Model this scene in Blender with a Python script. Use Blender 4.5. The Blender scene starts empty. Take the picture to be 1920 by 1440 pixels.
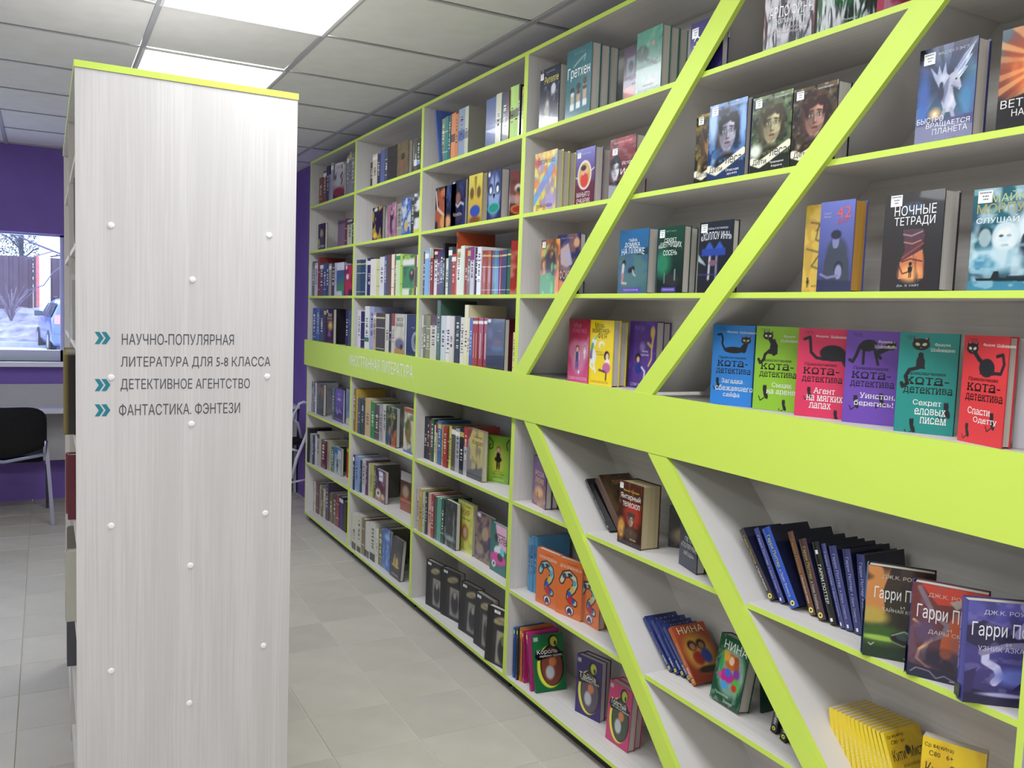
import bpy, math, random, re
import numpy as np
from mathutils import Matrix, Vector
rng = random.Random(7)
nrs = np.random.RandomState(5)
sc = bpy.context.scene
COL = sc.collection

# ------------------------------------------------------------------ camera
FPX, YAW, PIT, ROL = 1616.166, math.radians(28.5057), math.radians(4.56486), math.radians(2.10223)
EYE = np.array([0.0, 0.0, 1.6])
def cam_axes():
    cy, sy, cp, sp = math.cos(YAW), math.sin(YAW), math.cos(PIT), math.sin(PIT)
    f = np.array([sy*cp, cy*cp, -sp]); r = np.array([cy, -sy, 0.0]); u = np.cross(r, f)
    c, s = math.cos(ROL), math.sin(ROL)
    return c*r+s*u, -s*r+c*u, f
RX, UX, FX = cam_axes()
cam_d = bpy.data.cameras.new('camera'); cam = bpy.data.objects.new('camera', cam_d); COL.objects.link(cam)
cam_d.sensor_width = 36; cam_d.lens = FPX/1920*36; cam_d.clip_start = .02; cam_d.clip_end = 300
m = Matrix.Identity(4)
for i in range(3):
    m[i][0], m[i][1], m[i][2], m[i][3] = RX[i], UX[i], -FX[i], EYE[i]
cam.matrix_world = m
sc.camera = cam

# ------------------------------------------------------------------ world, light, exposure
W = bpy.data.worlds.new('world'); sc.world = W; W.use_nodes = True
wn = W.node_tree.nodes; bg = wn['Background']
bg.inputs[0].default_value = (.60, .74, 1.0, 1); bg.inputs[1].default_value = 3.2
sc.view_settings.view_transform = 'Standard'; sc.view_settings.look = 'None'
sc.view_settings.gamma = 1; sc.view_settings.use_curve_mapping = False
sc.view_settings.exposure = 0.76
LAMP = 8.6           # brightness of the ceiling light panels

# ------------------------------------------------------------------ colours, materials
def lin(c):
    if isinstance(c, str):
        c = c.lstrip('#'); c = [int(c[i:i+2], 16)/255 for i in (0, 2, 4)]
    c = np.array(c, float)
    return np.where(c <= .04045, c/12.92, ((c+.055)/1.055)**2.4)
def hx(c): return np.array([int(c[i:i+2], 16)/255 for i in (0, 2, 4)])
MATS = {}
def mat(name, col=None, rough=.5, metal=0, spec=.5, emit=None, estr=0, coat=0):
    if name in MATS: return MATS[name]
    M = bpy.data.materials.new(name); M.use_nodes = True; MATS[name] = M
    b = M.node_tree.nodes['Principled BSDF']
    if col is not None: b.inputs['Base Color'].default_value = (*lin(col), 1)
    b.inputs['Roughness'].default_value = rough; b.inputs['Metallic'].default_value = metal
    b.inputs['Specular IOR Level'].default_value = spec
    b.inputs['Coat Weight'].default_value = coat
    if emit is not None:
        b.inputs['Emission Color'].default_value = (*lin(emit), 1); b.inputs['Emission Strength'].default_value = estr
    return M
def N(M, t, **kw):
    n = M.node_tree.nodes.new(t)
    for k, v in kw.items(): setattr(n, k, v)
    return n
def attr_mat(name, rough, coat=0, spec=.5):
    M = mat(name, 'ffffff', rough, spec=spec, coat=coat); nt = M.node_tree
    a = N(M, 'ShaderNodeAttribute', attribute_name='Col')
    nt.links.new(a.outputs['Color'], nt.nodes['Principled BSDF'].inputs['Base Color'])
    return M
M_gloss = attr_mat('cover_gloss', .22, .25)
M_matt = attr_mat('cover_matt', .45)
M_print = attr_mat('print_ink', .35)
M_film = attr_mat('wrinkled_glossy_film', .16, .12)
_nt = M_film.node_tree; _tc_ = N(M_film, 'ShaderNodeTexCoord'); _mp = N(M_film, 'ShaderNodeMapping'); _mp.inputs['Scale'].default_value = (30, 5, 7); _mp.inputs['Rotation'].default_value = (0, .5, 0)
_ns = N(M_film, 'ShaderNodeTexNoise'); _ns.inputs['Scale'].default_value = 1.0; _ns.inputs['Detail'].default_value = 1.5; _ns.inputs['Distortion'].default_value = .6
_bp = N(M_film, 'ShaderNodeBump'); _bp.inputs['Strength'].default_value = .9; _bp.inputs['Distance'].default_value = .012
for _a, _b in ((_tc_.outputs['Object'], _mp.inputs[0]), (_mp.outputs[0], _ns.inputs['Vector']), (_ns.outputs[0], _bp.inputs['Height']), (_bp.outputs[0], _nt.nodes['Principled BSDF'].inputs['Normal'])): _nt.links.new(_a, _b)

def wood(name, base, dark, axis, scale=1.0, strength=.5):
    """pale ash laminate: fine straight grain along one axis"""
    M = mat(name, base, .5, spec=.35); nt = M.node_tree; b = nt.nodes['Principled BSDF']
    tc = N(M, 'ShaderNodeTexCoord'); mp = N(M, 'ShaderNodeMapping')
    s = [70*scale]*3; s[axis] = 1.1*scale
    mp.inputs['Scale'].default_value = s
    nt.links.new(tc.outputs['Object'], mp.inputs[0])
    n1 = N(M, 'ShaderNodeTexNoise'); n1.inputs['Scale'].default_value = 1.6; n1.inputs['Detail'].default_value = 4
    n1.inputs['Distortion'].default_value = .4
    nt.links.new(mp.outputs[0], n1.inputs['Vector'])
    mp2 = N(M, 'ShaderNodeMapping'); s2 = [7*scale]*3; s2[axis] = .35*scale; mp2.inputs['Scale'].default_value = s2
    nt.links.new(tc.outputs['Object'], mp2.inputs[0])
    n2 = N(M, 'ShaderNodeTexNoise'); n2.inputs['Scale'].default_value = 1.2; n2.inputs['Detail'].default_value = 2
    nt.links.new(mp2.outputs[0], n2.inputs['Vector'])
    mul = N(M, 'ShaderNodeMath', operation='MULTIPLY'); nt.links.new(n1.outputs[0], mul.inputs[0]); nt.links.new(n2.outputs[0], mul.inputs[1])
    rp = N(M, 'ShaderNodeValToRGB'); rp.color_ramp.elements[0].position = .17; rp.color_ramp.elements[1].position = .33
    rp.color_ramp.elements[0].color = (*lin(dark), 1); rp.color_ramp.elements[1].color = (*lin(base), 1)
    nt.links.new(mul.outputs[0], rp.inputs[0]); nt.links.new(rp.outputs[0], b.inputs['Base Color'])
    bp = N(M, 'ShaderNodeBump'); bp.inputs['Strength'].default_value = .12*strength; bp.inputs['Distance'].default_value = .002
    nt.links.new(n1.outputs[0], bp.inputs['Height']); nt.links.new(bp.outputs[0], b.inputs['Normal'])
    return M
M_panel = wood('pale_ash_laminate_tall', 'd6d3cf', 'cecbc7', 2, 1.2)
M_end = wood('pale_ash_end_panel', 'd4d1cd', 'cac7c3', 2, 1.6, 1.0)
M_shelf = wood('pale_ash_laminate_long', 'd6d3ce', 'cdc9c4', 1, .8)
M_green = mat('lime_green_edging', 'c8e25a', .5, spec=.4)
M_black = mat('black_plastic', '1b1b1d', .5)
M_white = mat('white_plastic', 'f2f2ee', .35)

def noisy(name, c1, c2, scale, rough=.6, bump=0, detail=5, spec=.4):
    if name in MATS: return MATS[name]
    M = mat(name, c1, rough, spec=spec); nt = M.node_tree; b = nt.nodes['Principled BSDF']
    tc = N(M, 'ShaderNodeTexCoord'); n = N(M, 'ShaderNodeTexNoise'); n.inputs['Scale'].default_value = scale; n.inputs['Detail'].default_value = detail
    nt.links.new(tc.outputs['Object'], n.inputs['Vector'])
    rp = N(M, 'ShaderNodeValToRGB'); rp.color_ramp.elements[0].position = .35; rp.color_ramp.elements[1].position = .65
    rp.color_ramp.elements[0].color = (*lin(c1), 1); rp.color_ramp.elements[1].color = (*lin(c2), 1)
    nt.links.new(n.outputs[0], rp.inputs[0]); nt.links.new(rp.outputs[0], b.inputs['Base Color'])
    if bump:
        bp = N(M, 'ShaderNodeBump'); bp.inputs['Strength'].default_value = bump; bp.inputs['Distance'].default_value = .003
        nt.links.new(n.outputs[0], bp.inputs['Height']); nt.links.new(bp.outputs[0], b.inputs['Normal'])
    return M
M_tile = noisy('beige_floor_tile', 'bcb7ab', 'c2bdb1', 6, .38)
M_grout = noisy('light_grout', 'd2cec4', 'd8d4ca', 30, .8)
M_ceil = noisy('mineral_ceiling_tile', 'ecebe6', 'f1f0ec', 9, .9, .15)
M_grid = mat('ceiling_grid_metal', 'b9babb', .5)
M_purple = noisy('purple_wall_paint', '7c62b4', '8268b8', 3, .7)
M_cream = noisy('light_wall_paint', 'e6e4e0', 'ebe9e4', 3, .8)

def pages_mat():
    M = mat('paper_page_edges', 'c9c5bb', .8); nt = M.node_tree; b = nt.nodes['Principled BSDF']
    tc = N(M, 'ShaderNodeTexCoord'); mp = N(M, 'ShaderNodeMapping'); mp.inputs['Scale'].default_value = (3, 900, 3)
    nt.links.new(tc.outputs['Object'], mp.inputs[0])
    n = N(M, 'ShaderNodeTexNoise'); n.inputs['Scale'].default_value = 1; n.inputs['Detail'].default_value = 3
    nt.links.new(mp.outputs[0], n.inputs['Vector'])
    oi = N(M, 'ShaderNodeAttribute', attribute_name='Col')
    mx = N(M, 'ShaderNodeMix', data_type='RGBA', blend_type='MULTIPLY'); mx.inputs[0].default_value = 1
    rp = N(M, 'ShaderNodeValToRGB'); rp.color_ramp.elements[0].color = (.62, .61, .6, 1); rp.color_ramp.elements[1].color = (1, 1, 1, 1)
    rp.color_ramp.elements[0].position = .3; rp.color_ramp.elements[1].position = .6
    nt.links.new(n.outputs[0], rp.inputs[0]); nt.links.new(oi.outputs['Color'], mx.inputs[6]); nt.links.new(rp.outputs[0], mx.inputs[7])
    nt.links.new(mx.outputs[2], b.inputs['Base Color'])
    return M
M_pages = pages_mat()

# ------------------------------------------------------------------ mesh helpers
class MB:
    def __init__(s): s.v = []; s.f = []; s.c = []; s.m = []; s.useC = False
    def quad(s, pts, c=None, mi=0):
        k = len(s.v); s.v += [tuple(p) for p in pts]; s.f.append(tuple(range(k, k+len(pts)))); s.m.append(mi)
        if c is not None: s.useC = True
        cc = (*(lin(c) if c is not None else (1, 1, 1)), 1); s.c += [cc]*len(pts)
    def box(s, a, b, c=None, mi=0, front=None, fmi=None):
        x0, y0, z0 = a; x1, y1, z1 = b
        F = {'-x': [(x0,y1,z0),(x0,y0,z0),(x0,y0,z1),(x0,y1,z1)], '+x': [(x1,y0,z0),(x1,y1,z0),(x1,y1,z1),(x1,y0,z1)],
             '-y': [(x0,y0,z0),(x1,y0,z0),(x1,y0,z1),(x0,y0,z1)], '+y': [(x1,y1,z0),(x0,y1,z0),(x0,y1,z1),(x1,y1,z1)],
             '-z': [(x0,y1,z0),(x1,y1,z0),(x1,y0,z0),(x0,y0,z0)], '+z': [(x0,y0,z1),(x1,y0,z1),(x1,y1,z1),(x0,y1,z1)]}
        for k, q in F.items(): s.quad(q, c, fmi if (front and k in front) else mi)
    def prism(s, poly, axis, a, b, mi=0, smi=None, c=None):
        """poly: 2-D points in the other two axes (in order x,y,z without axis)"""
        def P(p, t):
            q = list(p); q.insert(axis, t); return tuple(q)
        n = len(poly)
        s.quad([P(p, a) for p in poly][::-1], c, mi); s.quad([P(p, b) for p in poly], c, mi)
        for i in range(n):
            p, q = poly[i], poly[(i+1) % n]
            s.quad([P(p, a), P(q, a), P(q, b), P(p, b)], c, mi if smi is None else smi)
    def tube(s, pts, r, n=8, mi=0, square=False, cap=True):
        pts = [Vector(p) for p in pts]; rings = []
        for i, p in enumerate(pts):
            d = (pts[min(i+1, len(pts)-1)]-pts[max(i-1, 0)]).normalized()
            a = d.cross(Vector((0, 0, 1)) if abs(d.z) < .9 else Vector((0, 1, 0))).normalized(); b = d.cross(a)
            k = 4 if square else n; off = math.pi/4 if square else 0; rr = r*1.2 if square else r
            rings.append([tuple(p+rr*(math.cos(off+2*math.pi*j/k)*a+math.sin(off+2*math.pi*j/k)*b)) for j in range(k)])
        for i in range(len(rings)-1):
            k = len(rings[i])
            for j in range(k):
                s.quad([rings[i][j], rings[i][(j+1) % k], rings[i+1][(j+1) % k], rings[i+1][j]], None, mi)
        if cap: s.quad(rings[0][::-1], None, mi); s.quad(rings[-1], None, mi)
    def mesh(s, name, mats):
        me = bpy.data.meshes.new(name); me.from_pydata(s.v, [], s.f)
        for M in (mats if isinstance(mats, (list, tuple)) else [mats]): me.materials.append(M)
        me.polygons.foreach_set('material_index', s.m)
        if s.useC:
            at = me.color_attributes.new('Col', 'FLOAT_COLOR', 'POINT'); at.data.foreach_set('color', np.array(s.c, np.float32).ravel())
        me.update(); return me
    def build(s, name, mats, parent=None, smooth=False):
        o = bpy.data.objects.new(name, s.mesh(name, mats)); COL.objects.link(o)
        if parent is not None: o.parent = parent
        if smooth:
            import bmesh
            bm = bmesh.new(); bm.from_mesh(o.data); bmesh.ops.remove_doubles(bm, verts=bm.verts, dist=1e-5)
            bmesh.ops.recalc_face_normals(bm, faces=bm.faces); bm.to_mesh(o.data); bm.free()
            for p in o.data.polygons: p.use_smooth = True
        return o
def empty(name, loc=(0, 0, 0), rz=0):
    o = bpy.data.objects.new(name, None); o.location = loc; o.rotation_euler = (0, 0, rz); o.empty_display_size = .05
    COL.objects.link(o); return o
def tag(o, label, cat, group=None):
    o['label'] = label; o['category'] = cat
    if group: o['group'] = group
    return o
def struct(o): o['kind'] = 'structure'; return o

# ------------------------------------------------------------------ text outlines
_tc = {}
def fill_contours(segs):
    """non-zero winding fill of closed outlines by horizontal slabs -> list of quads"""
    ys = set(); n = len(segs)
    for (x0, y0, x1, y1) in segs: ys.add(round(y0, 5)); ys.add(round(y1, 5))
    for i in range(n):
        ax, ay, bx, by = segs[i]
        for j in range(i+2, n):
            cx, cy, dx, dy = segs[j]
            if max(ay, by) < min(cy, dy) or min(ay, by) > max(cy, dy) or max(ax, bx) < min(cx, dx) or min(ax, bx) > max(cx, dx): continue
            den = (bx-ax)*(dy-cy)-(by-ay)*(dx-cx)
            if abs(den) < 1e-12: continue
            t = ((cx-ax)*(dy-cy)-(cy-ay)*(dx-cx))/den; u = ((cx-ax)*(by-ay)-(cy-ay)*(bx-ax))/den
            if 1e-4 < t < 1-1e-4 and 1e-4 < u < 1-1e-4: ys.add(round(ay+t*(by-ay), 5))
    ys = sorted(ys); out = []
    for a, b in zip(ys, ys[1:]):
        if b-a < 2e-4: continue
        m_ = (a+b)/2; hit = []
        for x0, y0, x1, y1 in segs:
            if min(y0, y1) <= m_ < max(y0, y1):
                f = lambda y: x0+(y-y0)*(x1-x0)/(y1-y0)
                hit.append((f(m_), f(a), f(b), 1 if y1 > y0 else -1))
        hit.sort(); w = 0; st = None
        for h in hit:
            if w == 0: st = h
            w += h[3]
            if w == 0: out.append((st[1], h[1], st[2], h[2], a, b))
    return out
def glyphs(s, bold=0, serif=False):
    k = (s, bold, serif)
    if k in _tc: return _tc[k]
    cu = bpy.data.curves.new('t', 'FONT'); cu.body = s; cu.size = 1; cu.resolution_u = 2; cu.offset = bold; cu.fill_mode = 'NONE'
    ob = bpy.data.objects.new('t', cu); COL.objects.link(ob)
    dg = bpy.context.evaluated_depsgraph_get(); dg.update()
    me = bpy.data.meshes.new_from_object(ob.evaluated_get(dg))
    V = [tuple(p.co[:2]) for p in me.vertices]; adj = {}
    for e_ in me.edges: a, b = e_.vertices; adj.setdefault(a, []).append(b); adj.setdefault(b, []).append(a)
    bpy.data.objects.remove(ob); bpy.data.curves.remove(cu); bpy.data.meshes.remove(me)
    seen = set(); loops = []
    for v0 in sorted(adj):
        if v0 in seen: continue
        lp = [v0]; seen.add(v0); cur = min(adj[v0], key=lambda q: (q != v0+1, q))
        while cur not in seen:
            lp.append(cur); seen.add(cur); nx = [q for q in adj[cur] if q not in seen]
            if not nx: break
            cur = nx[0]
        loops.append([V[i] for i in lp])
    loops = [l for l in loops if len(l) > 2]
    loops.sort(key=lambda l: min(p[0] for p in l)); clusters = []
    for l in loops:
        a, b = min(p[0] for p in l), max(p[0] for p in l)
        if clusters and a < clusters[-1][1]-.01: clusters[-1][0].append(l); clusters[-1][1] = max(clusters[-1][1], b)
        else: clusters.append([[l], b])
    vs, fs = [], []
    for ls, _ in clusters:
        segs = []
        for l in ls:
            for i in range(len(l)):
                p, q = l[i], l[(i+1) % len(l)]
                if abs(p[1]-q[1]) > 1e-6: segs.append((p[0], p[1], q[0], q[1]))
        tr = fill_contours(segs)
        if serif and tr:
            top = max(t[5] for t in tr); t_ = .05
            for yb_, up in ((0, 1), (top, -1)):
                yy = yb_+up*.07
                for t in list(tr):
                    if t[4] <= yy <= t[5]:
                        f = (yy-t[4])/(t[5]-t[4]); xa = t[0]+f*(t[2]-t[0]); xb = t[1]+f*(t[3]-t[1])
                        if xb-xa < .2+2*bold and top > .4: tr.append((xa-.05, xb+.05, xa-.05, xb+.05, min(yb_, yb_+up*t_)-bold*(up > 0), max(yb_, yb_+up*t_)))
        for a0, b0, a1, b1, y0, y1 in tr:
            k0 = len(vs); vs += [(a0, y0), (b0, y0), (b1, y1), (a1, y1)]; fs.append((k0, k0+1, k0+2, k0+3))
    v = np.array(vs) if vs else np.zeros((0, 2))
    if len(v):
        mn, mx_ = v.min(0), v.max(0); v = (v-mn)/np.maximum(mx_-mn, 1e-6)
    _tc[k] = (v, fs); return _tc[k]
def add_text(mb, s, fn, x0, y0, x1, y1, c, bold=.02, mi=0, rot=0, curve=0, serif=False):
    """writes s into the box x0..x1, y0..y1; fn maps flat coordinates to 3-D"""
    v, f = glyphs(s, bold, serif); k = len(mb.v); cc = (*lin(c), 1); mb.useC = True
    if rot == 1: v = np.stack([v[:, 1], 1-v[:, 0]], 1)
    if rot == 2: v = np.stack([1-v[:, 1], v[:, 0]], 1)
    for a, b in v:
        mb.v.append(tuple(fn(x0+a*(x1-x0), y0+b*(y1-y0)+curve*(1-(2*a-1)**2)*(y1-y0)))); mb.c.append(cc)
    for q in f: mb.f.append(tuple(k+i for i in q)); mb.m.append(mi)

# ------------------------------------------------------------------ cover pictures painted onto the vertices of a fine grid
def vnoise(U, V, sx, sy, seed):
    r = np.random.RandomState(seed); g = r.rand(int(sy)+3, int(sx)+3)
    x = U*sx; y = V*sy; i = np.floor(x).astype(int); j = np.floor(y).astype(int); fx = x-i; fy = y-j
    fx = fx*fx*(3-2*fx); fy = fy*fy*(3-2*fy)
    return g[j, i]*(1-fx)*(1-fy)+g[j, i+1]*fx*(1-fy)+g[j+1, i]*(1-fx)*fy+g[j+1, i+1]*fx*fy
def paint(ops, nx, ny, asp):
    U, V = np.meshgrid(np.linspace(0, 1, nx), np.linspace(0, 1, ny)); A = np.zeros((ny, nx, 3)); A[:] = .3
    px = 1.0/nx
    def blend(mk, c): A[:] = A*(1-mk[..., None])+np.asarray(c)*mk[..., None]
    def seg(p, q, w):
        ax, ay = p; bx, by = q; ay *= asp; by *= asp; X = U; Y = V*asp
        dx, dy = bx-ax, by-ay; L = dx*dx+dy*dy+1e-9; t = np.clip(((X-ax)*dx+(Y-ay)*dy)/L, 0, 1)
        return np.hypot(X-ax-t*dx, Y-ay-t*dy)-w
    for o in ops:
        k = o[0]
        if k == 'bg': A[:] = hx(o[1])
        elif k == 'g': A[:] = hx(o[1])*(1-V[..., None])+hx(o[2])*V[..., None]       # bottom, top
        elif k == 'e':
            cx, cy, rx, ry = o[1:5]; soft = o[6] if len(o) > 6 else .12; an = math.radians(o[7]) if len(o) > 7 else 0
            X = U-cx; Y = (V-cy)*asp; X, Y = X*math.cos(an)+Y*math.sin(an), -X*math.sin(an)+Y*math.cos(an)
            d = np.hypot(X/rx, Y/(ry*asp)); blend(np.clip((1-d)/soft+.5, 0, 1), hx(o[5]))
        elif k == 'r':
            x0, y0, x1, y1 = o[1:5]; e = px*.6
            blend(np.clip((U-x0)/e+.5, 0, 1)*np.clip((x1-U)/e+.5, 0, 1)*np.clip((V-y0)/e+.5, 0, 1)*np.clip((y1-V)/e+.5, 0, 1), hx(o[5]))
        elif k == 'p':
            P = o[1]; ins = np.zeros(U.shape, bool)
            for i in range(len(P)):
                (xa, ya), (xb, yb) = P[i], P[(i+1) % len(P)]
                if ya == yb: continue
                ins ^= ((V >= min(ya, yb)) & (V < max(ya, yb))) & (U < xa+(V-ya)*(xb-xa)/(yb-ya))
            blend(ins.astype(float), hx(o[2]))
        elif k == 'l':
            P, w, c = o[1:4]; d = np.full(U.shape, 9.)
            for i in range(len(P)-1): d = np.minimum(d, seg(P[i], P[i+1], w))
            blend(np.clip(-d/(px*1.2)+.5, 0, 1), hx(c))
        elif k == 'n':      # blotches: sx, sy, threshold, colour, seed, opacity
            sx, sy, th, c, sd = o[1:6]; op = o[6] if len(o) > 6 else 1
            n = vnoise(U, V, sx, sy, sd)*.65+vnoise(U, V, sx*2.3, sy*2.3, sd+1)*.35
            blend(np.clip((n-th)*7+.5, 0, 1)*op, hx(c))
        elif k == 'rays':
            cx, cy, c, n, sd = o[1:6]; an = np.arctan2((V-cy)*asp, U-cx)/(2*math.pi)+.5; rr = np.random.RandomState(sd).rand(n+2)
            i = np.floor(an*n).astype(int); blend(np.clip((rr[i]-.5)*2, 0, 1)*.7, hx(c))
        elif k == 'face':   # portrait: cx, cy, size, skin, hair
            cx, cy, s, sk, ha = o[1:6]; S = s/asp; sh = [c*.62 for c in hx(sk)]; dk = [c*.35 for c in hx(sk)]
            def E(x, y, a, b, c, soft=.3, an=0, op=1):
                X = U-(cx+x*s); Y = (V-(cy+y*S))*asp; r_ = math.radians(an); X, Y = X*math.cos(r_)+Y*math.sin(r_), -X*math.sin(r_)+Y*math.cos(r_)
                blend(np.clip((1-np.hypot(X/(a*s), Y/(b*s)))/soft+.5, 0, 1)*op, c)
            h = hx(ha)
            E(0, .28, 1.05, 1.2, h, .3); E(-.8, -.3, .28, .7, h, .7); E(.8, -.35, .25, .7, h, .7)
            E(0, -1.35, .4, .6, sh, .3); E(.05, -2.0, 1.15, .6, h*.8, .4)
            E(0, -.12, .74, 1.12, hx(sk), .1); E(-.5, -.1, .5, 1.0, sh, 1.2, 0, .75); E(.35, .35, .35, .4, [min(1, c*1.25) for c in hx(sk)], 1.4, 0, .6)
            E(-.25, .92, .85, .42, h, .25, 16); E(.5, .86, .4, .36, h, .3, -34); E(-.68, .4, .2, .55, h, .5, 10); E(.7, .4, .12, .5, h, .5, -8)
            for e in (-1, 1):
                E(e*.33, .27, .25, .055, dk, .6, e*-12, .9); E(e*.33, .05, .23, .15, sh, .8, 0, .8); E(e*.33, .04, .2, .10, dk, .5); E(e*.33, .03, .155, .07, [.82, .86, .86], .3); E(e*.33, .035, .085, .085, hx(o[6]) if len(o) > 6 else [.2, .3, .3], .3); E(e*.33, .035, .042, .045, [.03]*3, .3)
            E(-.1, -.2, .08, .34, sh, .9); E(.05, -.3, .05, .2, [min(1, c*1.2) for c in hx(sk)], .9, 0, .7); E(0, -.44, .17, .06, dk, .8, 0, .7); E(0, -.72, .27, .085, [hx(sk)[0]*.72, hx(sk)[1]*.45, hx(sk)[2]*.45], .4); E(0, -.71, .25, .02, dk, .5); E(0, -.95, .3, .1, sh, 1, 0, .5)
        elif k == 'fig':    # a small standing figure: cx, foot, height, clothes, skin, hair
            cx, y, h, cl, sk, ha = o[1:7]; 
            def E(x, yy, a, b, c):
                d = np.hypot((U-cx-x*h*asp)/(a*h*asp), (V-y-yy*h)/(b*h)); blend(np.clip((1-d)/.2+.5, 0, 1), hx(c))
            E(-.05, .2, .04, .22, cl); E(.06, .2, .04, .22, cl); E(0, .52, .12, .2, cl); E(-.13, .55, .03, .17, sk); E(.13, .55, .03, .17, sk)
            E(0, .84, .11, .12, ha); E(0, .81, .085, .1, sk)
    return np.clip(A, 0, 1)
def art_grid(mb, ops, w, h, nx, ny, y):
    q = 2 if nx*ny < 12000 else 1
    A = paint(ops, nx*q, ny*q, h/w)
    if q == 2: A = (A[::2, ::2]+A[1::2, ::2]+A[::2, 1::2]+A[1::2, 1::2])/4
    A = lin(A); k = len(mb.v); mb.useC = True
    for j in range(ny):
        for i in range(nx):
            mb.v.append((w*i/(nx-1), y, h*j/(ny-1))); mb.c.append((*A[j, i], 1))
    for j in range(ny-1):
        for i in range(nx-1):
            a = k+j*nx+i; mb.f.append((a, a+1, a+nx+1, a+nx)); mb.m.append(0)

# ------------------------------------------------------------------ books
def book(P, th, w, h, t, lean=0, cover='555555', spine=None, ops=None, prints=(), sprints=(), bands=(), hard=True, pages='cfcabf',
         res=28, label=None, group=None, gloss=True, bulge=0, name='book', fc=None, cat='book', elastic=None):
    """local frame: x from spine to fore-edge, y from front cover to back cover, z up; P = foot of the spine at the front cover"""
    root = empty(name); root.matrix_world = Matrix.Translation(Vector(P)) @ Matrix.Rotation(th, 4, 'Z') @ Matrix.Rotation(-lean, 4, 'X')
    tag(root, label, cat, group)
    b = .0024 if hard else .0007; ins = .0035 if hard else 0.0; b = min(b, t*.2)
    spine = spine or cover; mb = MB(); mt = M_film if gloss == 2 else M_gloss if gloss else M_matt
    mb.box((0, 0, 0), (w, b, h), fc or cover); mb.box((0, t-b, 0), (w, t, h), fc or cover)
    if bulge:
        n = 8; pr = [(0, 0)]
        pts = [(-bulge*math.sin(math.pi*i/n), t*i/n) for i in range(n+1)]
        for i in range(n):
            (xa, ya), (xb, yb) = pts[i], pts[i+1]
            mb.quad([(xb, yb, 0), (xa, ya, 0), (xa, ya, h), (xb, yb, h)], spine)
        mb.quad([(x, y, h) for x, y in pts][::-1], spine); mb.quad([(x, y, 0) for x, y in pts], spine)
    else: mb.box((0, b, 0), (b, t-b, h), spine)
    xs = -.0003
    if not bulge:
        mb.quad([(xs, t, 0), (xs, 0, 0), (xs, 0, h), (xs, t, h)], spine)
        for v0, v1, c in bands: mb.quad([(xs*2, t, h*v0), (xs*2, 0, h*v0), (xs*2, 0, h*v1), (xs*2, t, h*v1)], c)
    if ops:
        nx = res; ny = max(4, int(res*h/w)); art_grid(mb, ops, w, h, nx, ny, -.0003)
    mb.build('cover', mt, root)
    pg = MB(); pg.box((b, b, ins), (w-max(ins, .0006), t-b, h-max(ins, .0004)), pages); pg.build('pages', M_pages, root)
    if prints or sprints:
        pm = MB()
        for p in prints:
            k = p[0]; fn = lambda a, z: (a, -.0008, z)
            if k == 't': add_text(pm, p[1], fn, p[2]*w, p[3]*h, p[4]*w, p[5]*h, p[6], p[7] if len(p) > 7 else .01, curve=p[8] if len(p) > 8 else 0, serif=len(p) > 9)
            elif k == 's':
                x0, y0, x1, y1 = p[1]*w, p[2]*h, p[3]*w, p[4]*h
                pm.quad([(x0, -.0007, y0), (x1, -.0007, y0), (x1, -.0007, y1), (x0, -.0007, y1)], 'eef0f0')
                for i, (a, bb, q) in enumerate([(.1, .9, .78), (.3, .75, .5), (.35, .65, .25)]):
                    xx = x0+(x1-x0)*a
                    while xx < x0+(x1-x0)*bb:
                        d = (x1-x0)*(.04+.06*rng.random()); yy = y0+(y1-y0)*q
                        pm.quad([(xx, -.0009, yy), (xx+d, -.0009, yy), (xx+d*1.2, -.0009, yy+(y1-y0)*.1), (xx+d*.2, -.0009, yy+(y1-y0)*.12)], '55565c'); xx += d*1.5
            elif k == 'poly': pm.quad([(a*w, -.0006, z*h) for a, z in p[1]], p[2])
        for p in sprints:
            k = p[0]; bx = -.0009-bulge
            if k == 't': add_text(pm, p[1], lambda a, z: (bx, t-a, z), p[2]*t, p[3]*h, p[4]*t, p[5]*h, p[6], p[7] if len(p) > 7 else .02, rot=p[8] if len(p) > 8 else 2)
            elif k == 'dot':
                n = 14; pm.quad([(bx+.0002, t-(p[1]*t+p[3]*math.cos(2*math.pi*i/n)), p[2]*h+p[3]*math.sin(2*math.pi*i/n)) for i in range(n)][::1], p[4])
                pm.quad([(bx, t-(p[1]*t+p[3]*.45*math.cos(2*math.pi*i/n)), p[2]*h+p[3]*.45*math.sin(2*math.pi*i/n)) for i in range(n)], '1a1a1a')
            elif k == 'q':
                x0, y0, x1, y1 = p[1]*t, p[2]*h, p[3]*t, p[4]*h
                pm.quad([(bx+.0001, t-x0, y0), (bx+.0001, t-x1, y0), (bx+.0001, t-x1, y1), (bx+.0001, t-x0, y1)], p[5])
        pm.build('cover_print', M_print, root)
    return root

# --- placing things on a shelf: where a line of sight meets the shelf board
def ray(x, y): return FX+(x-960)/FPX*RX+(720-y)/FPX*UX
def on_z(x, y, z): v = ray(x, y); return EYE+v*((z-1.6)/v[2])
def on_x(x, y, X): v = ray(x, y); return EYE+v*(X/v[0])
def on_y(x, y, Y): v = ray(x, y); return EYE+v*(Y/v[1])
def proj(P):
    q = np.asarray(P, float)-EYE; z = q@FX; return 960+FPX*(q@RX)/z, 720-FPX*(q@UX)/z
def on_line(A, B, x):
    A = np.asarray(A, float)-EYE; B = np.asarray(B, float)-EYE; d = B-A
    k = x-960; s = (k*(FX@A)-FPX*(RX@A))/(FPX*(RX@d)-k*(FX@d)); return A+s*d+EYE
def height_to(P, up, y):
    lo, hi = .02, .6
    for _ in range(30):
        h = (lo+hi)/2
        if proj(P+up*h)[1] > y: lo = h
        else: hi = h
    return (lo+hi)/2

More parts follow.
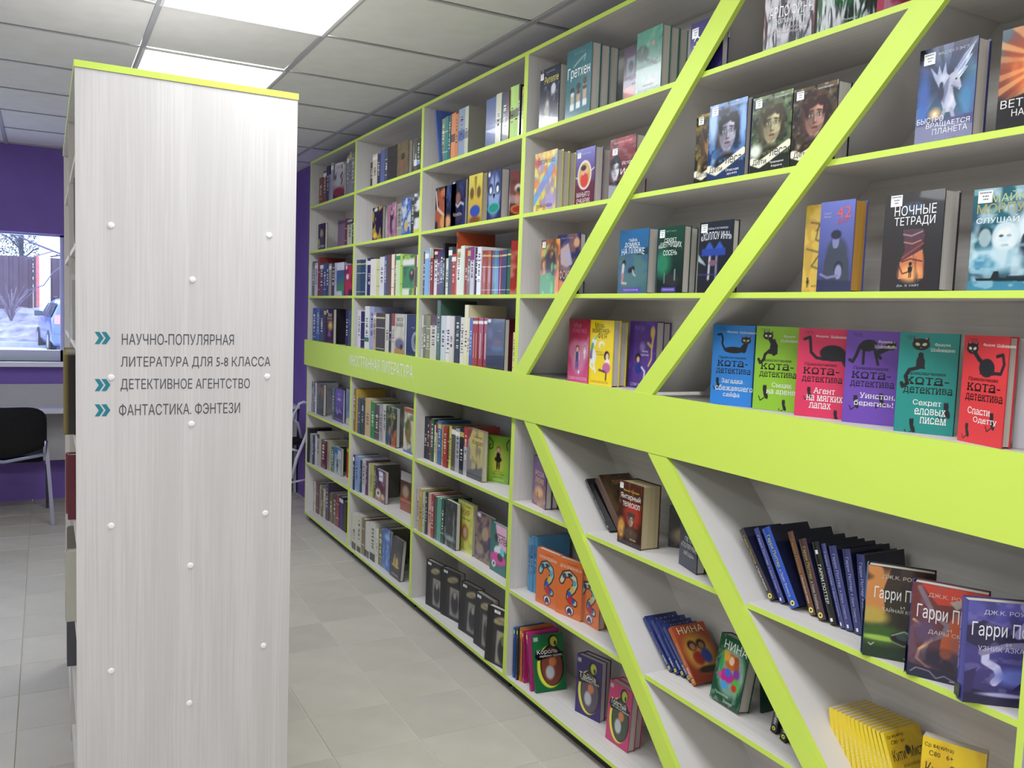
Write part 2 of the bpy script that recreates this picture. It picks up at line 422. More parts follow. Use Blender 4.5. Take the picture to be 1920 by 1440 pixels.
# ================================================================== the room
D = 1.7166; BK = D+.266; S = 1.3333
HC = 2.757; YW = 7.72; XR = 2.0; XL = -4.6; YB = -3.4
def slab(name, a, b, M, parent=None):
    mb = MB(); mb.box(a, b); return mb.build(name, M, parent)
struct(slab('wall_right', (XR, YB, 0), (XR+.15, YW+.15, 2.95), M_purple))
struct(slab('wall_left', (XL-.15, YB, 0), (XL, YW+.15, 2.95), M_cream))
struct(slab('wall_back', (XL-.15, YB-.15, 0), (XR+.15, YB, 2.95), M_cream))
# wall with the window
WX0, WX1, WZ0, WZ1 = -2.6, .135, 1.10, 2.10
mb = MB()
for a, b in [((XL, YW, 0), (XR, YW+.3, WZ0)), ((XL, YW, WZ1), (XR, YW+.3, 2.95)), ((XL, YW, WZ0), (WX0, YW+.3, WZ1)), ((WX1, YW, WZ0), (XR, YW+.3, WZ1))]: mb.box(a, b)
struct(mb.build('wall_far', M_purple))
struct(slab('trim_1', (1.915, 6.62, 0), (XR, YW, HC), M_purple))
M_frame = mat('window_frame_plastic', 'ccd2e6', .35)
win = struct(empty('window_1', (0, 0, 0)))
mb = MB()
for a, b in [((WX0, YW+.10, WZ0), (WX1, YW+.17, WZ0+.085)), ((WX0, YW+.10, WZ1-.012), (WX1, YW+.17, WZ1)), ((WX0, YW+.10, WZ0), (WX0+.06, YW+.17, WZ1)), ((WX1-.03, YW+.10, WZ0), (WX1, YW+.17, WZ1)), ((-1.32, YW+.10, WZ0), (-1.24, YW+.17, WZ1))]: mb.box(a, b)
mb.build('window_frame', M_frame, win)
M_glass = mat('window_glass', 'ffffff', .02); nt = M_glass.node_tree
tr = N(M_glass, 'ShaderNodeBsdfTransparent'); gl = N(M_glass, 'ShaderNodeBsdfGlossy'); gl.inputs['Roughness'].default_value = .01
mx = N(M_glass, 'ShaderNodeMixShader'); mx.inputs[0].default_value = .06
nt.links.new(tr.outputs[0], mx.inputs[1]); nt.links.new(gl.outputs[0], mx.inputs[2]); nt.links.new(mx.outputs[0], nt.nodes['Material Output'].inputs[0])
for i, (xa, xb) in enumerate([(WX0+.06, -1.32), (-1.24, WX1-.03)]):
    slab('pane', (xa, YW+.13, WZ0+.085), (xb, YW+.136, WZ1-.012), M_glass, win)
slab('window_sill', (WX0-.05, YW-.10, WZ0-.035), (WX1+.03, YW+.10, WZ0), mat('sill_plastic', 'e8eaf4', .3), win)

# floor: individual tiles with recessed joints
fl = struct(slab('floor', (XL, YB, -.06), (XR, YW, -.004), M_grout))
def tile_mesh(w, d, t, M, nm):
    mb = MB(); e = .0025
    mb.box((0, 0, -t), (w, d, -e))
    mb.quad([(e, e, 0), (w-e, e, 0), (w-e, d-e, 0), (e, d-e, 0)])
    for q in [[(0, 0, -e), (w, 0, -e), (w-e, e, 0), (e, e, 0)], [(w, 0, -e), (w, d, -e), (w-e, d-e, 0), (w-e, e, 0)], [(w, d, -e), (0, d, -e), (e, d-e, 0), (w-e, d-e, 0)], [(0, d, -e), (0, 0, -e), (e, e, 0), (e, d-e, 0)]]: mb.quad(q)
    return mb.mesh(nm, M)
TP = .3325; tx0 = 1.5627-9*TP; ty0 = 3.22-5*.331
tvars = [tile_mesh(TP-.003, .331-.003, .012, noisy('beige_floor_tile_%d' % i, a, b, 5, .5, .02), 'tile') for i, (a, b) in enumerate([('b9b4a8', 'c1bcb0'), ('bdb8ac', 'c4bfb3'), ('b5b0a6', 'bdb8ac')])]
fm = MB(); nt_ = 0
for i in range(-10, 11):
    for j in range(-10, 19):
        x = tx0+i*TP; y = ty0+j*.331
        if x < XL or x+TP > XR+.02 or y+.331 > YW+.2 or y < YB: continue
        if -1.6 < x and y > 1.2:
            o = bpy.data.objects.new('floor_tile', tvars[rng.randrange(3)]); o.location = (x+.0015, y+.0015, 0); COL.objects.link(o); o.parent = fl
        else: fm.box((x+.0015, y+.0015, -.012), (x+TP-.0015, y+.3295, 0))
o = fm.build('floor_tiles_beyond', M_tile, fl); o['kind'] = 'stuff'

# ceiling: mineral tiles on a metal grid
ce = struct(slab('ceiling', (XL, YB, HC+.03), (XR, YW, 2.95), M_ceil))
G = .654; gx0, gy0 = .399, 3.738
lamps = set()
for r in (-9, -7, -5, -3, -1, 1): lamps.add((0, r))
for r in (-9, -5, -1): lamps.add((-3, r))  # unseen middle row, added to even out the light on the end panel
for r in (-7, -3, 1): lamps.add((-6, r))  # extra out-of-view panels, added to brighten the ceiling and left side
cm = MB(); e = .006
cm.box((0, 0, 0), (G-.026, G-.026, .012)); ctm = cm.mesh('ceiling_tile', M_ceil)
cnt = 0
for i in range(-8, 3):
    for j in range(-11, 7):
        x, y = gx0+i*G, gy0+j*G
        if (i, j) in lamps or x < XL or y < YB: continue
        w = min(G, XR-x); d = min(G, YW-y)
        if w < .05 or d < .05: continue
        o = bpy.data.objects.new('ceiling_tile', ctm); COL.objects.link(o); o.location = (x+.013, y+.013, HC+.006); o.parent = ce
        if w < G or d < G: o.scale = (w/G, d/G, 1)
gm = MB()
for i in range(-8, 4):
    x = gx0+i*G
    if XL < x < XR: gm.box((x-.012, YB, HC), (x+.012, YW, HC+.005))
gm.build('grid_runner', M_grid, ce)
gm = MB()
for j in range(-11, 8):
    y = gy0+j*G
    if YB < y < YW: gm.box((XL, y-.007, HC+.001), (XR, y+.007, HC+.0045))
gm.build('grid_cross_bar', M_grid, ce)
M_lamp = mat('led_panel_diffuser', 'ffffff', .5, emit='f6f9ff', estr=LAMP)
lm = MB(); lm.quad([(.014, G-.014, 0), (G-.014, G-.014, 0), (G-.014, .014, 0), (.014, .014, 0)]); lmesh = lm.mesh('diffuser', M_lamp)
fm2 = MB()
for a, b in [((.0, .0, 0), (.014, G, .012)), ((G-.014, 0, 0), (G, G, .012)), ((.014, 0, 0), (G-.014, .014, .012)), ((.014, G-.014, 0), (G-.014, G, .012))]: fm2.box(a, b)
fmesh = fm2.mesh('panel_frame', M_white)
for (c, r) in sorted(lamps):
    r0 = empty('ceiling_light', (gx0+c*G, gy0+r*G, HC-.003))
    if (c, r) == (0, -1): lb = 'square white light panel in the ceiling nearer the camera, cut by the top edge'
    elif (c, r) == (0, 1): lb = 'square white light panel in the ceiling just above the near bookcase end'
    else: lb = 'ceiling light panel outside the photo, %s from the window in the %s row' % ({1: 'first', -1: 'second', -3: 'third', -5: 'fourth', -7: 'fifth', -9: 'sixth'}[r], {0: 'aisle', -3: 'middle', -6: 'left'}[c])
    tag(r0, lb, 'ceiling light', 'square ceiling light panels')
    for nm, me, dz in (('diffuser', lmesh, .004), ('panel_frame', fmesh, 0)):
        o = bpy.data.objects.new(nm, me); COL.objects.link(o); o.parent = r0; o.location = (0, 0, dz)

# ================================================================== the long bookcase
T = .0155
Z0, ZL2, ZL1, ZB, Z3, Z2, Z1, ZT = .060, .439, .8175, 1.343, 1.679, 2.006, 2.3305, 2.655      # board centres
SH = {'bottom': Z0, 'L2': ZL2, 'L1': ZL1, 'band': ZB, 'S3': Z3, 'S2': Z2, 'S1': Z1}
U = [6.377, 5.318, 4.226, 3.136, .962]
def board(parent, name, a, b, M=None):
    """a laminate board with a green edging strip along its front"""
    mb = MB(); mb.box(a, b, mi=0, front=('-x',), fmi=1)
    return mb.build(name, [M or M_shelf, M_green], parent)
def unit(label, ya, yb, shelves=True):
    r = empty('bookcase', (D, (ya+yb)/2, 0)); tag(r, label, 'bookcase', 'units of the long lime-edged bookcase')
    inv = Matrix.Translation((-D, -(ya+yb)/2, 0))
    def put(o): o.matrix_parent_inverse = inv; return o
    put(board(r, 'upright', (D, ya-T, Z0-.008), (BK, ya, ZT+.008), M_panel)); put(board(r, 'upright', (D, yb, Z0-.008), (BK, yb+T, ZT+.008), M_panel))
    put(board(r, 'top_board', (D, yb+T, ZT-T/2), (BK, ya-T, ZT+T/2)))
    put(board(r, 'bottom_board', (D, yb+T, Z0-T/2), (BK, ya-T, Z0+T/2)))
    if shelves:
        for z in (Z1, Z2, Z3, ZB, ZL1, ZL2): put(board(r, 'shelf', (D+.0005, yb+T, z-T/2), (BK, ya-T, z+T/2)))
    put(slab('back_panel', (BK, yb, Z0-.008), (BK+.004, ya, ZT+.008), M_shelf, r))
    put(slab('plinth', (D+.035, yb+T, .002), (D+.05, ya-T, Z0-T/2-.0005), M_black, r))  # black strip added to stand in for the shadow gap under the bottom board
    for y in (ya-.06, yb+.06):
        for x in (D+.078, BK-.05):
            f = MB(); f.tube([(x, y, 0), (x, y, .012)], .026, 12); f.tube([(x, y, .012), (x, y, Z0-T/2)], .013, 10); put(f.build('foot', M_black, r))
    return r, put
unit('farthest lime-edged bookcase unit, beside the purple wall', U[0], U[1])
unit('second lime-edged bookcase unit from the far wall, behind the white sign lettering', U[1], U[2])
unit('third lime-edged bookcase unit from the far wall, next to the slanted braces', U[2], U[3])
slant, put = unit('wide nearest bookcase unit with slanted lime green braces', U[3], U[4], False)
K = (D-.016)/D
# brace lines: Y + z' = c above the band, Y - z' = c below it (z' = z - 1.6)
BR = {'UA': (+1, 2.886, 2.780), 'UB': (+1, 2.056, 1.958), 'LA': (-1, 3.443, 3.350), 'LB': (-1, 2.626, 2.531)}
def brY(k, side, z):
    s, l, r = BR[k]; return (l if side == 'l' else r)-s*(z-1.6)
for k, (s, l, r) in BR.items():
    za, zb = (1.3635, ZT-T/2) if s > 0 else (Z0+T/2, 1.177)
    zb2 = zb+.0235 if s > 0 else zb; za2 = za if s > 0 else za-.0235
    f = MB(); f.prism([(brY(k, 'l', za2), za2), (brY(k, 'r', za2), za2), (brY(k, 'r', zb2), zb2), (brY(k, 'l', zb2), zb2)], 0, D-.016, D-.0002, 0)
    fo = put(f.build('slanted_brace', M_green, slant))
    th = T*math.sqrt(2); o_ = .002
    q = (lambda z: brY(k, 'l', z)-th) if s > 0 else (lambda z: brY(k, 'r', z))
    b = MB(); b.prism([(q(za)+th, za), (q(za), za), (q(zb), zb), (q(zb)+th, zb)], 0, D, BK, 0)
    put(b.build('slanted_board', noisy('pale_laminate_plain', 'd2cfca', 'd8d5d1', 3, .5), slant))
def shelf_seg(z, ya, yb): put(board(slant, 'shelf', (D+.0005, yb, z-T/2), (BK, ya, z+T/2)))
th = T*math.sqrt(2)
for z in (Z1, Z2, Z3):
    a, b = brY('UA', 'l', z)-th, brY('UB', 'l', z)-th
    shelf_seg(z, U[3]-T, a+th+T/2); shelf_seg(z, a-T/2, b+th+T/2); shelf_seg(z, b-T/2, U[4]+T)
shelf_seg(ZB, U[3]-T, U[4]+T)
for z in (ZL1, ZL2):
    a, b = brY('LA', 'r', z), brY('LB', 'r', z)
    shelf_seg(z, U[3]-T, a+th+T/2); shelf_seg(z, a-T/2, b+th+T/2); shelf_seg(z, b-T/2, U[4]+T)
# sign band
sg = empty('sign_band', (D, 3.6, 1.27)); tag(sg, 'long lime green fascia board with white Cyrillic lettering across the bookcase', 'sign board')
mb = MB(); mb.box((D-.018, .90, 1.1775), (D-.0003, 6.392, 1.3635)); o = mb.build('fascia', M_green, sg); o.matrix_parent_inverse = Matrix.Translation((-D, -3.6, -1.27))
q0 = on_x(655.5, 668, D-.018); q1 = on_x(774.5, 686, D-.018); q2 = on_x(774.5, 711, D-.018)
mb = MB(); add_text(mb, 'ИНОСТРАННАЯ ЛИТЕРАТУРА', lambda a, z: (D-.0188, -a, z), -q0[1], q2[2], -q1[1], q1[2], 'f2f6ee', .05)
o = mb.build('lettering', M_print, sg); o['label'] = 'white lettering'; o.matrix_parent_inverse = Matrix.Translation((-D, -3.6, -1.27))

# ================================================================== near double-sided bookcase with the pale end panel
NX0, NX1, NY0, NY1, NZ = .070, .646, 2.55, 4.16, 2.2145
nb = empty('bookcase', (.36, 3.3, 0)); tag(nb, 'pale double-sided bookcase in the foreground, its wide end panel facing the camera', 'bookcase')
iv = Matrix.Translation((-.36, -3.3, 0))
def pn(o): o.matrix_parent_inverse = iv; return o
mb = MB(); mb.box((NX0, NY0, .02), (NX1, NY0+.016, NZ-.018)); pn(mb.build('end_panel', M_end, nb))
mb = MB(); mb.box((NX0-.002, NY0-.003, NZ-.0175), (NX1+.002, NY1, NZ), front=('+z', '-z'), fmi=1); pn(mb.build('top_board', [M_green, M_panel], nb))
for y in (NY0+.017, 3.35, NY1-.016): mb = MB(); mb.box((NX0+.002, y, .02), (NX1-.002, y+.016, NZ-.018)); pn(mb.build('upright', M_panel, nb))
mb = MB(); mb.box((.354, NY0+.033, .02), (.362, NY1-.016, NZ-.018)); pn(mb.build('back_panel', M_panel, nb))
NSH = [.08, .315, .605, .895, 1.18, 1.47, 1.76, 2.03-.02]
for z in NSH:
    for a, b in ((NX0+.006, .354), (.362, NX1-.006)):
        for ya, yb in ((NY0+.033, 3.35), (3.366, NY1-.016)):
            mb = MB(); mb.box((a, ya, z-.016), (b, yb, z)); pn(mb.build('shelf', M_shelf, nb))
cap = MB(); n = 14
for k in range(3):
    r0, r1, h0, h1 = [(.0088, .0082, 0, .002), (.0082, .006, .002, .0035), (.006, .0001, .0035, .0042)][k]
    for i in range(n):
        a, b = 2*math.pi*i/n, 2*math.pi*(i+1)/n
        cap.quad([(r0*math.cos(a), -h0, r0*math.sin(a)), (r0*math.cos(b), -h0, r0*math.sin(b)), (r1*math.cos(b), -h1, r1*math.sin(b)), (r1*math.cos(a), -h1, r1*math.sin(a))])
capm = cap.mesh('screw_cap', M_white)
for x, zs in ((.155, (1.799, 1.393, .986, .577, .17)), (.361, (1.666, 1.261, .853, .446, .04)), (.570, (1.804, 1.395, .989, .585, .17))):
    for z in zs:
        o = bpy.data.objects.new('screw_cap', capm); COL.objects.link(o); o.parent = nb; o.matrix_parent_inverse = iv; o.location = (x, NY0, z)
mb = MB(); fn = lambda x, z: (x, NY0-.0006, z)
def ptext(s, px0, pyb, px1, pyt, c, dx=0):
    a = on_y(px0, pyb, NY0); b = on_y(px1, pyt, NY0); add_text(mb, s, fn, a[0], a[2], b[0], b[2], c, .022)
zc = lambda px, py: on_y(px, py, NY0)
for s, p0, p1, hh in (('НАУЧНО-ПОПУЛЯРНАЯ', (228.5, 636), (438.5, 637), .0305), ('ЛИТЕРАТУРА ДЛЯ 5-8 КЛАССА', (226.5, 680), (507, 679.5), .0335), ('ДЕТЕКТИВНОЕ АГЕНТСТВО', (226, 722), (468.5, 720.5), .0345), ('ФАНТАСТИКА. ФЭНТЕЗИ', (223, 769), (450, 764.5), .0335)):
    a = zc(*p0); b = zc(*p1); x0, x1 = a[0], b[0]; za, zb_ = a[2], b[2]
    f2 = lambda x, z, x0=x0, x1=x1, za=za, zb_=zb_: (x, NY0-.0006, z+za+(zb_-za)*(x-x0)/(x1-x0))
    mb = MB(); add_text(mb, s, f2, x0, -hh/2, x1, hh/2, '505156', .032)
    o = pn(mb.build('lettering', M_print, nb)); o['label'] = 'dark grey section name'
for py in (633.5, 722, 769.5):
    mb = MB()
    for dx in (0, .0165):
        c = zc(177.5, py); x, z, h, w, t = c[0]+dx, c[2], .0162, .0135, .0115
        mb.quad([(x, NY0-.0006, z+h), (x+t, NY0-.0006, z+h), (x+t+w*.75, NY0-.0006, z), (x+w*.75, NY0-.0006, z)][::-1], '1f7f8c'); mb.quad([(x+w*.75, NY0-.0006, z), (x+t+w*.75, NY0-.0006, z), (x+t, NY0-.0006, z-h), (x, NY0-.0006, z-h)][::-1], '1f7f8c')
    o = pn(mb.build('arrow_mark', M_print, nb)); o['label'] = 'teal double arrow'

# ================================================================== desk, chairs and what stands at the far wall
M_desk = noisy('pale_desktop_laminate', 'd8d8e4', 'dcdce6', 5, .4)
M_desk2 = noisy('light_grey_board', 'b4b2b6', 'bab8bc', 5, .6)
dk = empty('desk', (-.4, 7.5, 0)); tag(dk, 'long pale worktop along the far purple wall under the window', 'desk'); iv = Matrix.Translation((.4, -7.5, 0))
def dput(nm, a, b, M): o = slab(nm, a, b, M, dk); o.matrix_parent_inverse = iv
dput('desktop', (-3.2, 7.30, .735), (1.91, YW-.002, .76), M_desk)
dput('backsplash', (-3.2, YW-.02, .7605), (1.91, YW-.002, .925), M_desk2)
dput('modesty_panel', (-3.2, 7.58, .335), (1.91, 7.596, .7345), M_desk2)
for x in (-3.18, -1.5, .45, 1.88): dput('side_panel', (x, 7.34, .0), (x+.018, 7.5795, .7345), M_desk2)

M_chrome = mat('brushed_steel_tube', 'a9aac2', .28, .9)
M_cloth = noisy('black_fabric', '0b0b0e', '121216', 60, .9)
ch = empty('chair', (-.26, 7.0, 0)); tag(ch, 'black fabric visitor chair with steel legs, drawn up to the window desk', 'chair'); iv = Matrix.Translation((.26, -7.0, 0))
def cput(o): o.matrix_parent_inverse = iv; return o
# backrest: curved padded shell
mb = MB(); nx, nz = 16, 10
def bk(u, v, s):
    x = -.26+(u-.5)*.53; e = abs(2*u-1); z0 = .495+.055*e**2; z1 = .84-.035*e**6
    rr = .5 if False else 1
    z = z0+(z1-z0)*v; x = -.26+(x+.26)*(1-.10*abs(2*v-1)**6)
    y = 6.80+.05*(1-(2*u-1)**2)*-1+.045+.02*v; dd = .022*(1-abs(2*u-1)**8)*(1-abs(2*v-1)**8)+.004
    return (x, y-.04*v*0+s*dd, z)
for s in (-1, 1):
    for i in range(nx):
        for j in range(nz):
            q = [bk((i+a)/nx, (j+b)/nz, s) for a, b in ((0, 0), (1, 0), (1, 1), (0, 1))]; mb.quad(q if s < 0 else q[::-1])
for i in range(nx):
    for v in (0, 1): q = [bk(i/nx, v, -1), bk((i+1)/nx, v, -1), bk((i+1)/nx, v, 1), bk(i/nx, v, 1)]; mb.quad(q if v else q[::-1])
for j in range(nz):
    for u in (0, 1): q = [bk(u, j/nz, -1), bk(u, (j+1)/nz, -1), bk(u, (j+1)/nz, 1), bk(u, j/nz, 1)]; mb.quad(q)
cput(mb.build('backrest', M_cloth, ch, True))
mb = MB()
for k in range(4):
    i0, i1 = [0, .015, .03, .02][k], 0
mb.prism([(-.50, 6.93), (-.47, 6.90), (-.05, 6.90), (-.02, 6.93), (-.02, 7.33), (-.06, 7.36), (-.46, 7.36), (-.50, 7.33)], 2, .44, .49)
cput(mb.build('seat', M_cloth, ch))
mb = MB(); mb.tube([(-.52, 6.83, .60), (-.515, 6.85, .50), (-.26, 6.85, .455), (-.005, 6.85, .50), (.0, 6.83, .60)], .012, 8); cput(mb.build('back_frame', M_chrome, ch, True))
for sx, lab in ((-.53, 0), (.005, 1)):
    mb = MB(); mb.tube([(sx, 6.86, .53), (sx+(.035 if lab else -.035), 6.80, .0)], .014, square=True); cput(mb.build('leg', M_chrome, ch))
    mb = MB(); mb.tube([(sx-(.0 if lab else -.0), 7.30, .46), (sx, 7.38, .0)], .012, square=True); cput(mb.build('leg', mat('dark_steel_tube', '5a5c66', .35, .8), ch))
    mb = MB(); mb.tube([(sx, 6.86, .44), (sx, 7.31, .45)], .012, square=True); cput(mb.build('seat_rail', M_chrome, ch))
# white folding chair half hidden behind the near panel
fc = empty('folding_chair', (1.72, 6.9, 0)); tag(fc, 'white folding chair with a dark seat beside the far end of the long bookcase', 'chair'); iv = Matrix.Translation((-1.72, -6.9, 0))
M_wm = mat('white_painted_tube', 'd4d4e2', .35)
Yc = 7.0
def pp(x, y, Y=Yc): return tuple(on_y(x, y, Y))
for nm, pts, Y, r in (('leg', [(547, 897), (556, 860), (572, 822), (580, 800)], 6.95, .014), ('frame', [(545, 800), (552, 775), (561, 757), (569, 754), (584, 757)], 6.98, .013), ('back_leg', [(553, 787), (558, 793), (566, 825)], 7.15, .012),
                     ('stretcher', [(546, 842), (560, 846)], 7.0, .010), ('stretcher', [(545, 905), (575, 899)], 7.0, .009)):
    mb = MB(); mb.tube([pp(x, y, Y) for x, y in pts], r, 10); o = mb.build(nm, M_wm, fc, True); o.matrix_parent_inverse = iv
a = on_y(556, 828, 7.05); mb = MB(); mb.box((a[0]-.15, 6.99, a[2]-.02), (a[0]+.12, 7.24, a[2]+.012)); o = mb.build('seat', M_cloth, fc); o.matrix_parent_inverse = iv
mb = MB(); mb.box((1.50, 7.36, .0), (1.86, 7.55, .40)); mb.box((1.49, 7.35, .40), (1.87, 7.56, .43)); o = mb.build('storage_box', noisy('dark_red_card', '4a1c20', '54242a', 8, .7)); tag(o, 'dark red storage box on the floor under the far desk', 'box')

# ================================================================== outside the window
M_snow = noisy('old_snow', 'dfe6f2', 'eef2fa', .8, .8, .2)
M_road = noisy('snowy_road', 'c8cad4', 'd4d6de', .5, .7)
struct(slab('ground_outside', (-30, 8.1, -.15), (30, 31, .1), M_road))
mb = MB(); 
nxx, nyy = 60, 14
def bank(i, j):
    x = -20+i*.6; y = 30+j*.62; z = .1+.95*min(1, j/7)**.8+.22*math.sin(i*1.3+j)*math.sin(j*.9+i*.37)*(j > 0); return (x, y, z)
for i in range(nxx):
    for j in range(nyy): mb.quad([bank(i, j), bank(i+1, j), bank(i+1, j+1), bank(i, j+1)])
struct(mb.build('snow_bank', noisy('dirty_snow', '5c586c', '8e8ca0', 2.2, .9, .3), None, True))
mb = MB(); mb.box((-20, 29.6, .0), (16, 29.9, .26)); struct(mb.build('kerb', noisy('kerb_stone', '8f93a6', 'a2a6b8', 3, .8)))
M_sheet = noisy('brown_metal_sheet', '4a3c50', '564658', 2, .6)
fe = empty('fence', (-3, 38, .4)); tag(fe, 'brown corrugated metal fence across the road outside the window', 'fence'); iv = Matrix.Translation((3, -38, -.4))
for k in range(14):
    x = -16+k*1.3
    if -.9 < x+.65 < .1: pass
    mb = MB()
    for q in range(8):
        a = x+q*1.29/8; d = .03 if q % 2 else 0; mb.box((a, 38+d, .3), (a+1.29/8, 38.05+d, 3.15))
    o = mb.build('panel', M_sheet, fe); o.matrix_parent_inverse = iv
def outbox(nm, px0, px1, yt, yb, Y, dep, M):
    a = on_y(px0, yb, Y); b = on_y(px1, yt, Y); mb = MB(); mb.box((a[0], Y, a[2]), (b[0], Y+dep, b[2])); return mb.build(nm, M)
o = outbox('brick_pillar', 68, 78, 481, 575, 37.2, .45, noisy('red_brick_face', 'b0565e', 'c06a70', 6, .8)); tag(o, 'red brick gate pillar in the fence outside the window', 'pillar')
a = on_y(84.5, 560, 34.5); mb = MB(); mb.prism([(a[0]-.17, 34.5), (a[0]+.17, 34.5), (a[0]+.17, 34.8), (a[0]-.17, 34.8)], 2, .1, 9.0)
for z in (2.1, 3.3, 4.3): mb.box((a[0]-.176, 34.49, z), (a[0]+.176, 34.81, z+.03))
o = mb.build('utility_pole', noisy('pale_concrete', 'd8dcdc', 'e6e9e6', 2, .8)); tag(o, 'pale concrete utility pole outside the window', 'pole')
# trees behind the fence and bare branches
M_bark = mat('bare_bark', '4a4656', .9); M_leaf = noisy('dark_evergreen', '2c3a48', '46586a', 3, .9)
def tree(x, y, h, seed, lab):
    r = random.Random(seed); rt = empty('tree', (x, y, 0)); tag(rt, lab, 'tree', 'trees beyond the fence')
    mb = MB(); mb.tube([(0, 0, 0), (.05, 0, h*.5), (0, 0, h)], .09, 6)
    for k in range(14):
        z = h*(.35+.6*k/14); a = r.random()*6.3; L = (h-z)*.4+.7
        mb.tube([(0, 0, z), (L*.5*math.cos(a), L*.5*math.sin(a), z+L*.25), (L*math.cos(a), L*math.sin(a), z+L*.35)], .035, 5)
    mb.build('trunk', M_bark, rt)
    lf = MB()
    for k in range(5200):
        z = h*(.3+.72*r.random()); R_ = (1.1-(z/h))*1.3+.3; a = r.random()*6.3; d = R_*math.sqrt(r.random()); c = Vector((d*math.cos(a), d*math.sin(a), z))
        e1 = Vector((r.uniform(-1, 1), r.uniform(-1, 1), r.uniform(-1, 1)))*.08; e2 = Vector((r.uniform(-1, 1), r.uniform(-1, 1), r.uniform(-1, 1)))*.08
        lf.quad([c, c+e1, c+e2])
    o = lf.build('foliage', M_leaf, rt); o['kind'] = 'stuff'
for i, (x, h, lab) in enumerate([(-6.2, 6.2, 'leftmost tall dark tree behind the fence outside the window'), (-3.4, 5.6, 'dark tree behind the fence, between its neighbours at the window left'), (-.9, 5.9, 'dark tree behind the fence directly left of the concrete pole'), (1.9, 5.7, 'dark tree behind the fence directly right of the concrete pole')]): tree(x, 41.5, h, i, lab)
M_twig = mat('dry_twigs', '6e6478', .9)
for k, (x, lab) in enumerate([(-2.6, 'dry leafless bush in the snow at the left window edge'), (-1.0, 'dry leafless bush in the snow in front of the brick pillar')]):
    r = random.Random(k); mb = MB()
    for q in range(46):
        a = r.uniform(-.55, .55); b = r.uniform(-.4, .4); L = r.uniform(.5, 1.3)
        mb.tube([(0, 0, 0), (L*a*.5, L*b*.5, L*.6), (L*a*1.3, L*b, L)], .009, 4, cap=False)
    o = mb.build('bush', M_twig); o.location = (x, 33.2, .75); tag(o, lab, 'bush', 'dry bushes outside')
br = MB()
br.tube([on_y(15, 432, 12), on_y(60, 455, 12), on_y(118, 478, 12)], .012, 5); br.tube([on_y(48, 487, 12), on_y(75, 478, 12), on_y(100, 471, 12)], .006, 5); br.tube([on_y(45, 547, 12), on_y(82, 535, 12), on_y(100, 510, 12), on_y(118, 498, 12)], .007, 5); br.tube([on_y(0, 449, 12), on_y(30, 441, 12)], .006, 5)
br.tube([on_y(118, 478, 12), (.9, 12, 1.5), (1.3, 12, .1)], .02, 6); br.tube([(1.0, 12, 1.2), on_y(118, 498, 12)], .008, 5)
o = br.build('branches', mat('grey_branch', '5a566c', .8), None, True); tag(o, 'thin bare tree branches crossing the window view', 'branches')
# parked hatchback seen from behind
M_car = mat('blue_grey_car_paint', '4a5ea4', .3, .2, coat=.6); M_cg = mat('car_window_glass', '39465c', .08); M_tyre = mat('tyre_rubber', '26262c', .8)
car = empty('car', (1.02, 26.6, .1), math.radians(6)); tag(car, 'blue-grey hatchback with a roof rail parked outside the window', 'car')
# body: stations along the length (y), half width and heights
st = [(-.02, .80, .30, .86, .86), (.06, .86, .24, .90, 1.02), (.25, .88, .20, .94, 1.38), (.55, .88, .20, .95, 1.47), (1.6, .88, .20, .93, 1.50), (2.4, .88, .20, .92, 1.42), (2.95, .87, .20, .93, 1.05), (3.7, .84, .22, .86, .88), (4.15, .74, .30, .68, .70)]
def sect(y, w, zl, zb, zr):
    t = w*.74 if zr > zb+.1 else w*.92
    L = [(-w*.9, zl), (-w, zl+.15), (-w, zb*.75), (-w*.97, zb), (-t, zr-.05), (-t*.8, zr)]
    pts = L+[(-x, z) for x, z in L[::-1]]; return [(x, y, z) for x, z in pts]
body = MB(); rs = [sect(*s) for s in st]
for i in range(len(rs)-1):
    for j in range(len(rs[0])): k = (j+1) % len(rs[0]); body.quad([rs[i][j], rs[i][k], rs[i+1][k], rs[i+1][j]])
body.quad(rs[0][::-1]); body.quad(rs[-1]); body.build('body', M_car, car, True)
g = MB()
g.quad([(-.60, .035, .98), (.60, .035, .98), (.52, .20, 1.36), (-.52, .20, 1.36)]); g.build('rear_window', M_cg, car)
for s_ in (-1, 1):
    for y0, y1, y2, y3 in ((.30, 1.05, .42, 1.03), (1.12, 2.0, 1.12, 1.95), (2.06, 2.85, 2.03, 2.35)):
        g = MB(); q = [(s_*.862, y0, .98), (s_*.862, y1, .98), (s_*.70, y3, 1.37), (s_*.70, y2, 1.37)]; g.quad(q if s_ > 0 else q[::-1]); g.build('side_window', M_cg, car)
    l = MB(); l.box((s_*.72-.09, -.03, .80), (s_*.72+.09, .10, 1.05) if s_ > 0 else (s_*.72+.09, .10, 1.05)); l.build('tail_light', mat('tail_light_red', 'c9808c', .2), car)
    mb = MB(); mb.box((s_*.98-.10, 2.1, .98), (s_*.98+.10, 2.2, 1.13)); mb.build('mirror', mat('dark_mirror_shell', '3c4660', .4), car)
    mb = MB(); mb.tube([(s_*.58, .5, 1.48), (s_*.58, .6, 1.54), (s_*.58, 2.1, 1.54), (s_*.58, 2.2, 1.47)], .02, 6); mb.build('roof_rail', M_black, car)
    for y in (.75, 3.3):
        w = MB(); w.tube([(s_*.70, y, .31), (s_*.895, y, .31)], .31, 20); w.build('tyre', M_tyre, car, False); w = MB(); w.tube([(s_*.88, y, .31), (s_*.90, y, .31)], .19, 12); w.build('hub_cap', mat('hub_metal', 'b0b4c0', .3, .7), car)
mb = MB(); mb.box((-.62, .9, 1.54), (.62, .98, 1.57)); mb.build('roof_bar', M_black, car)
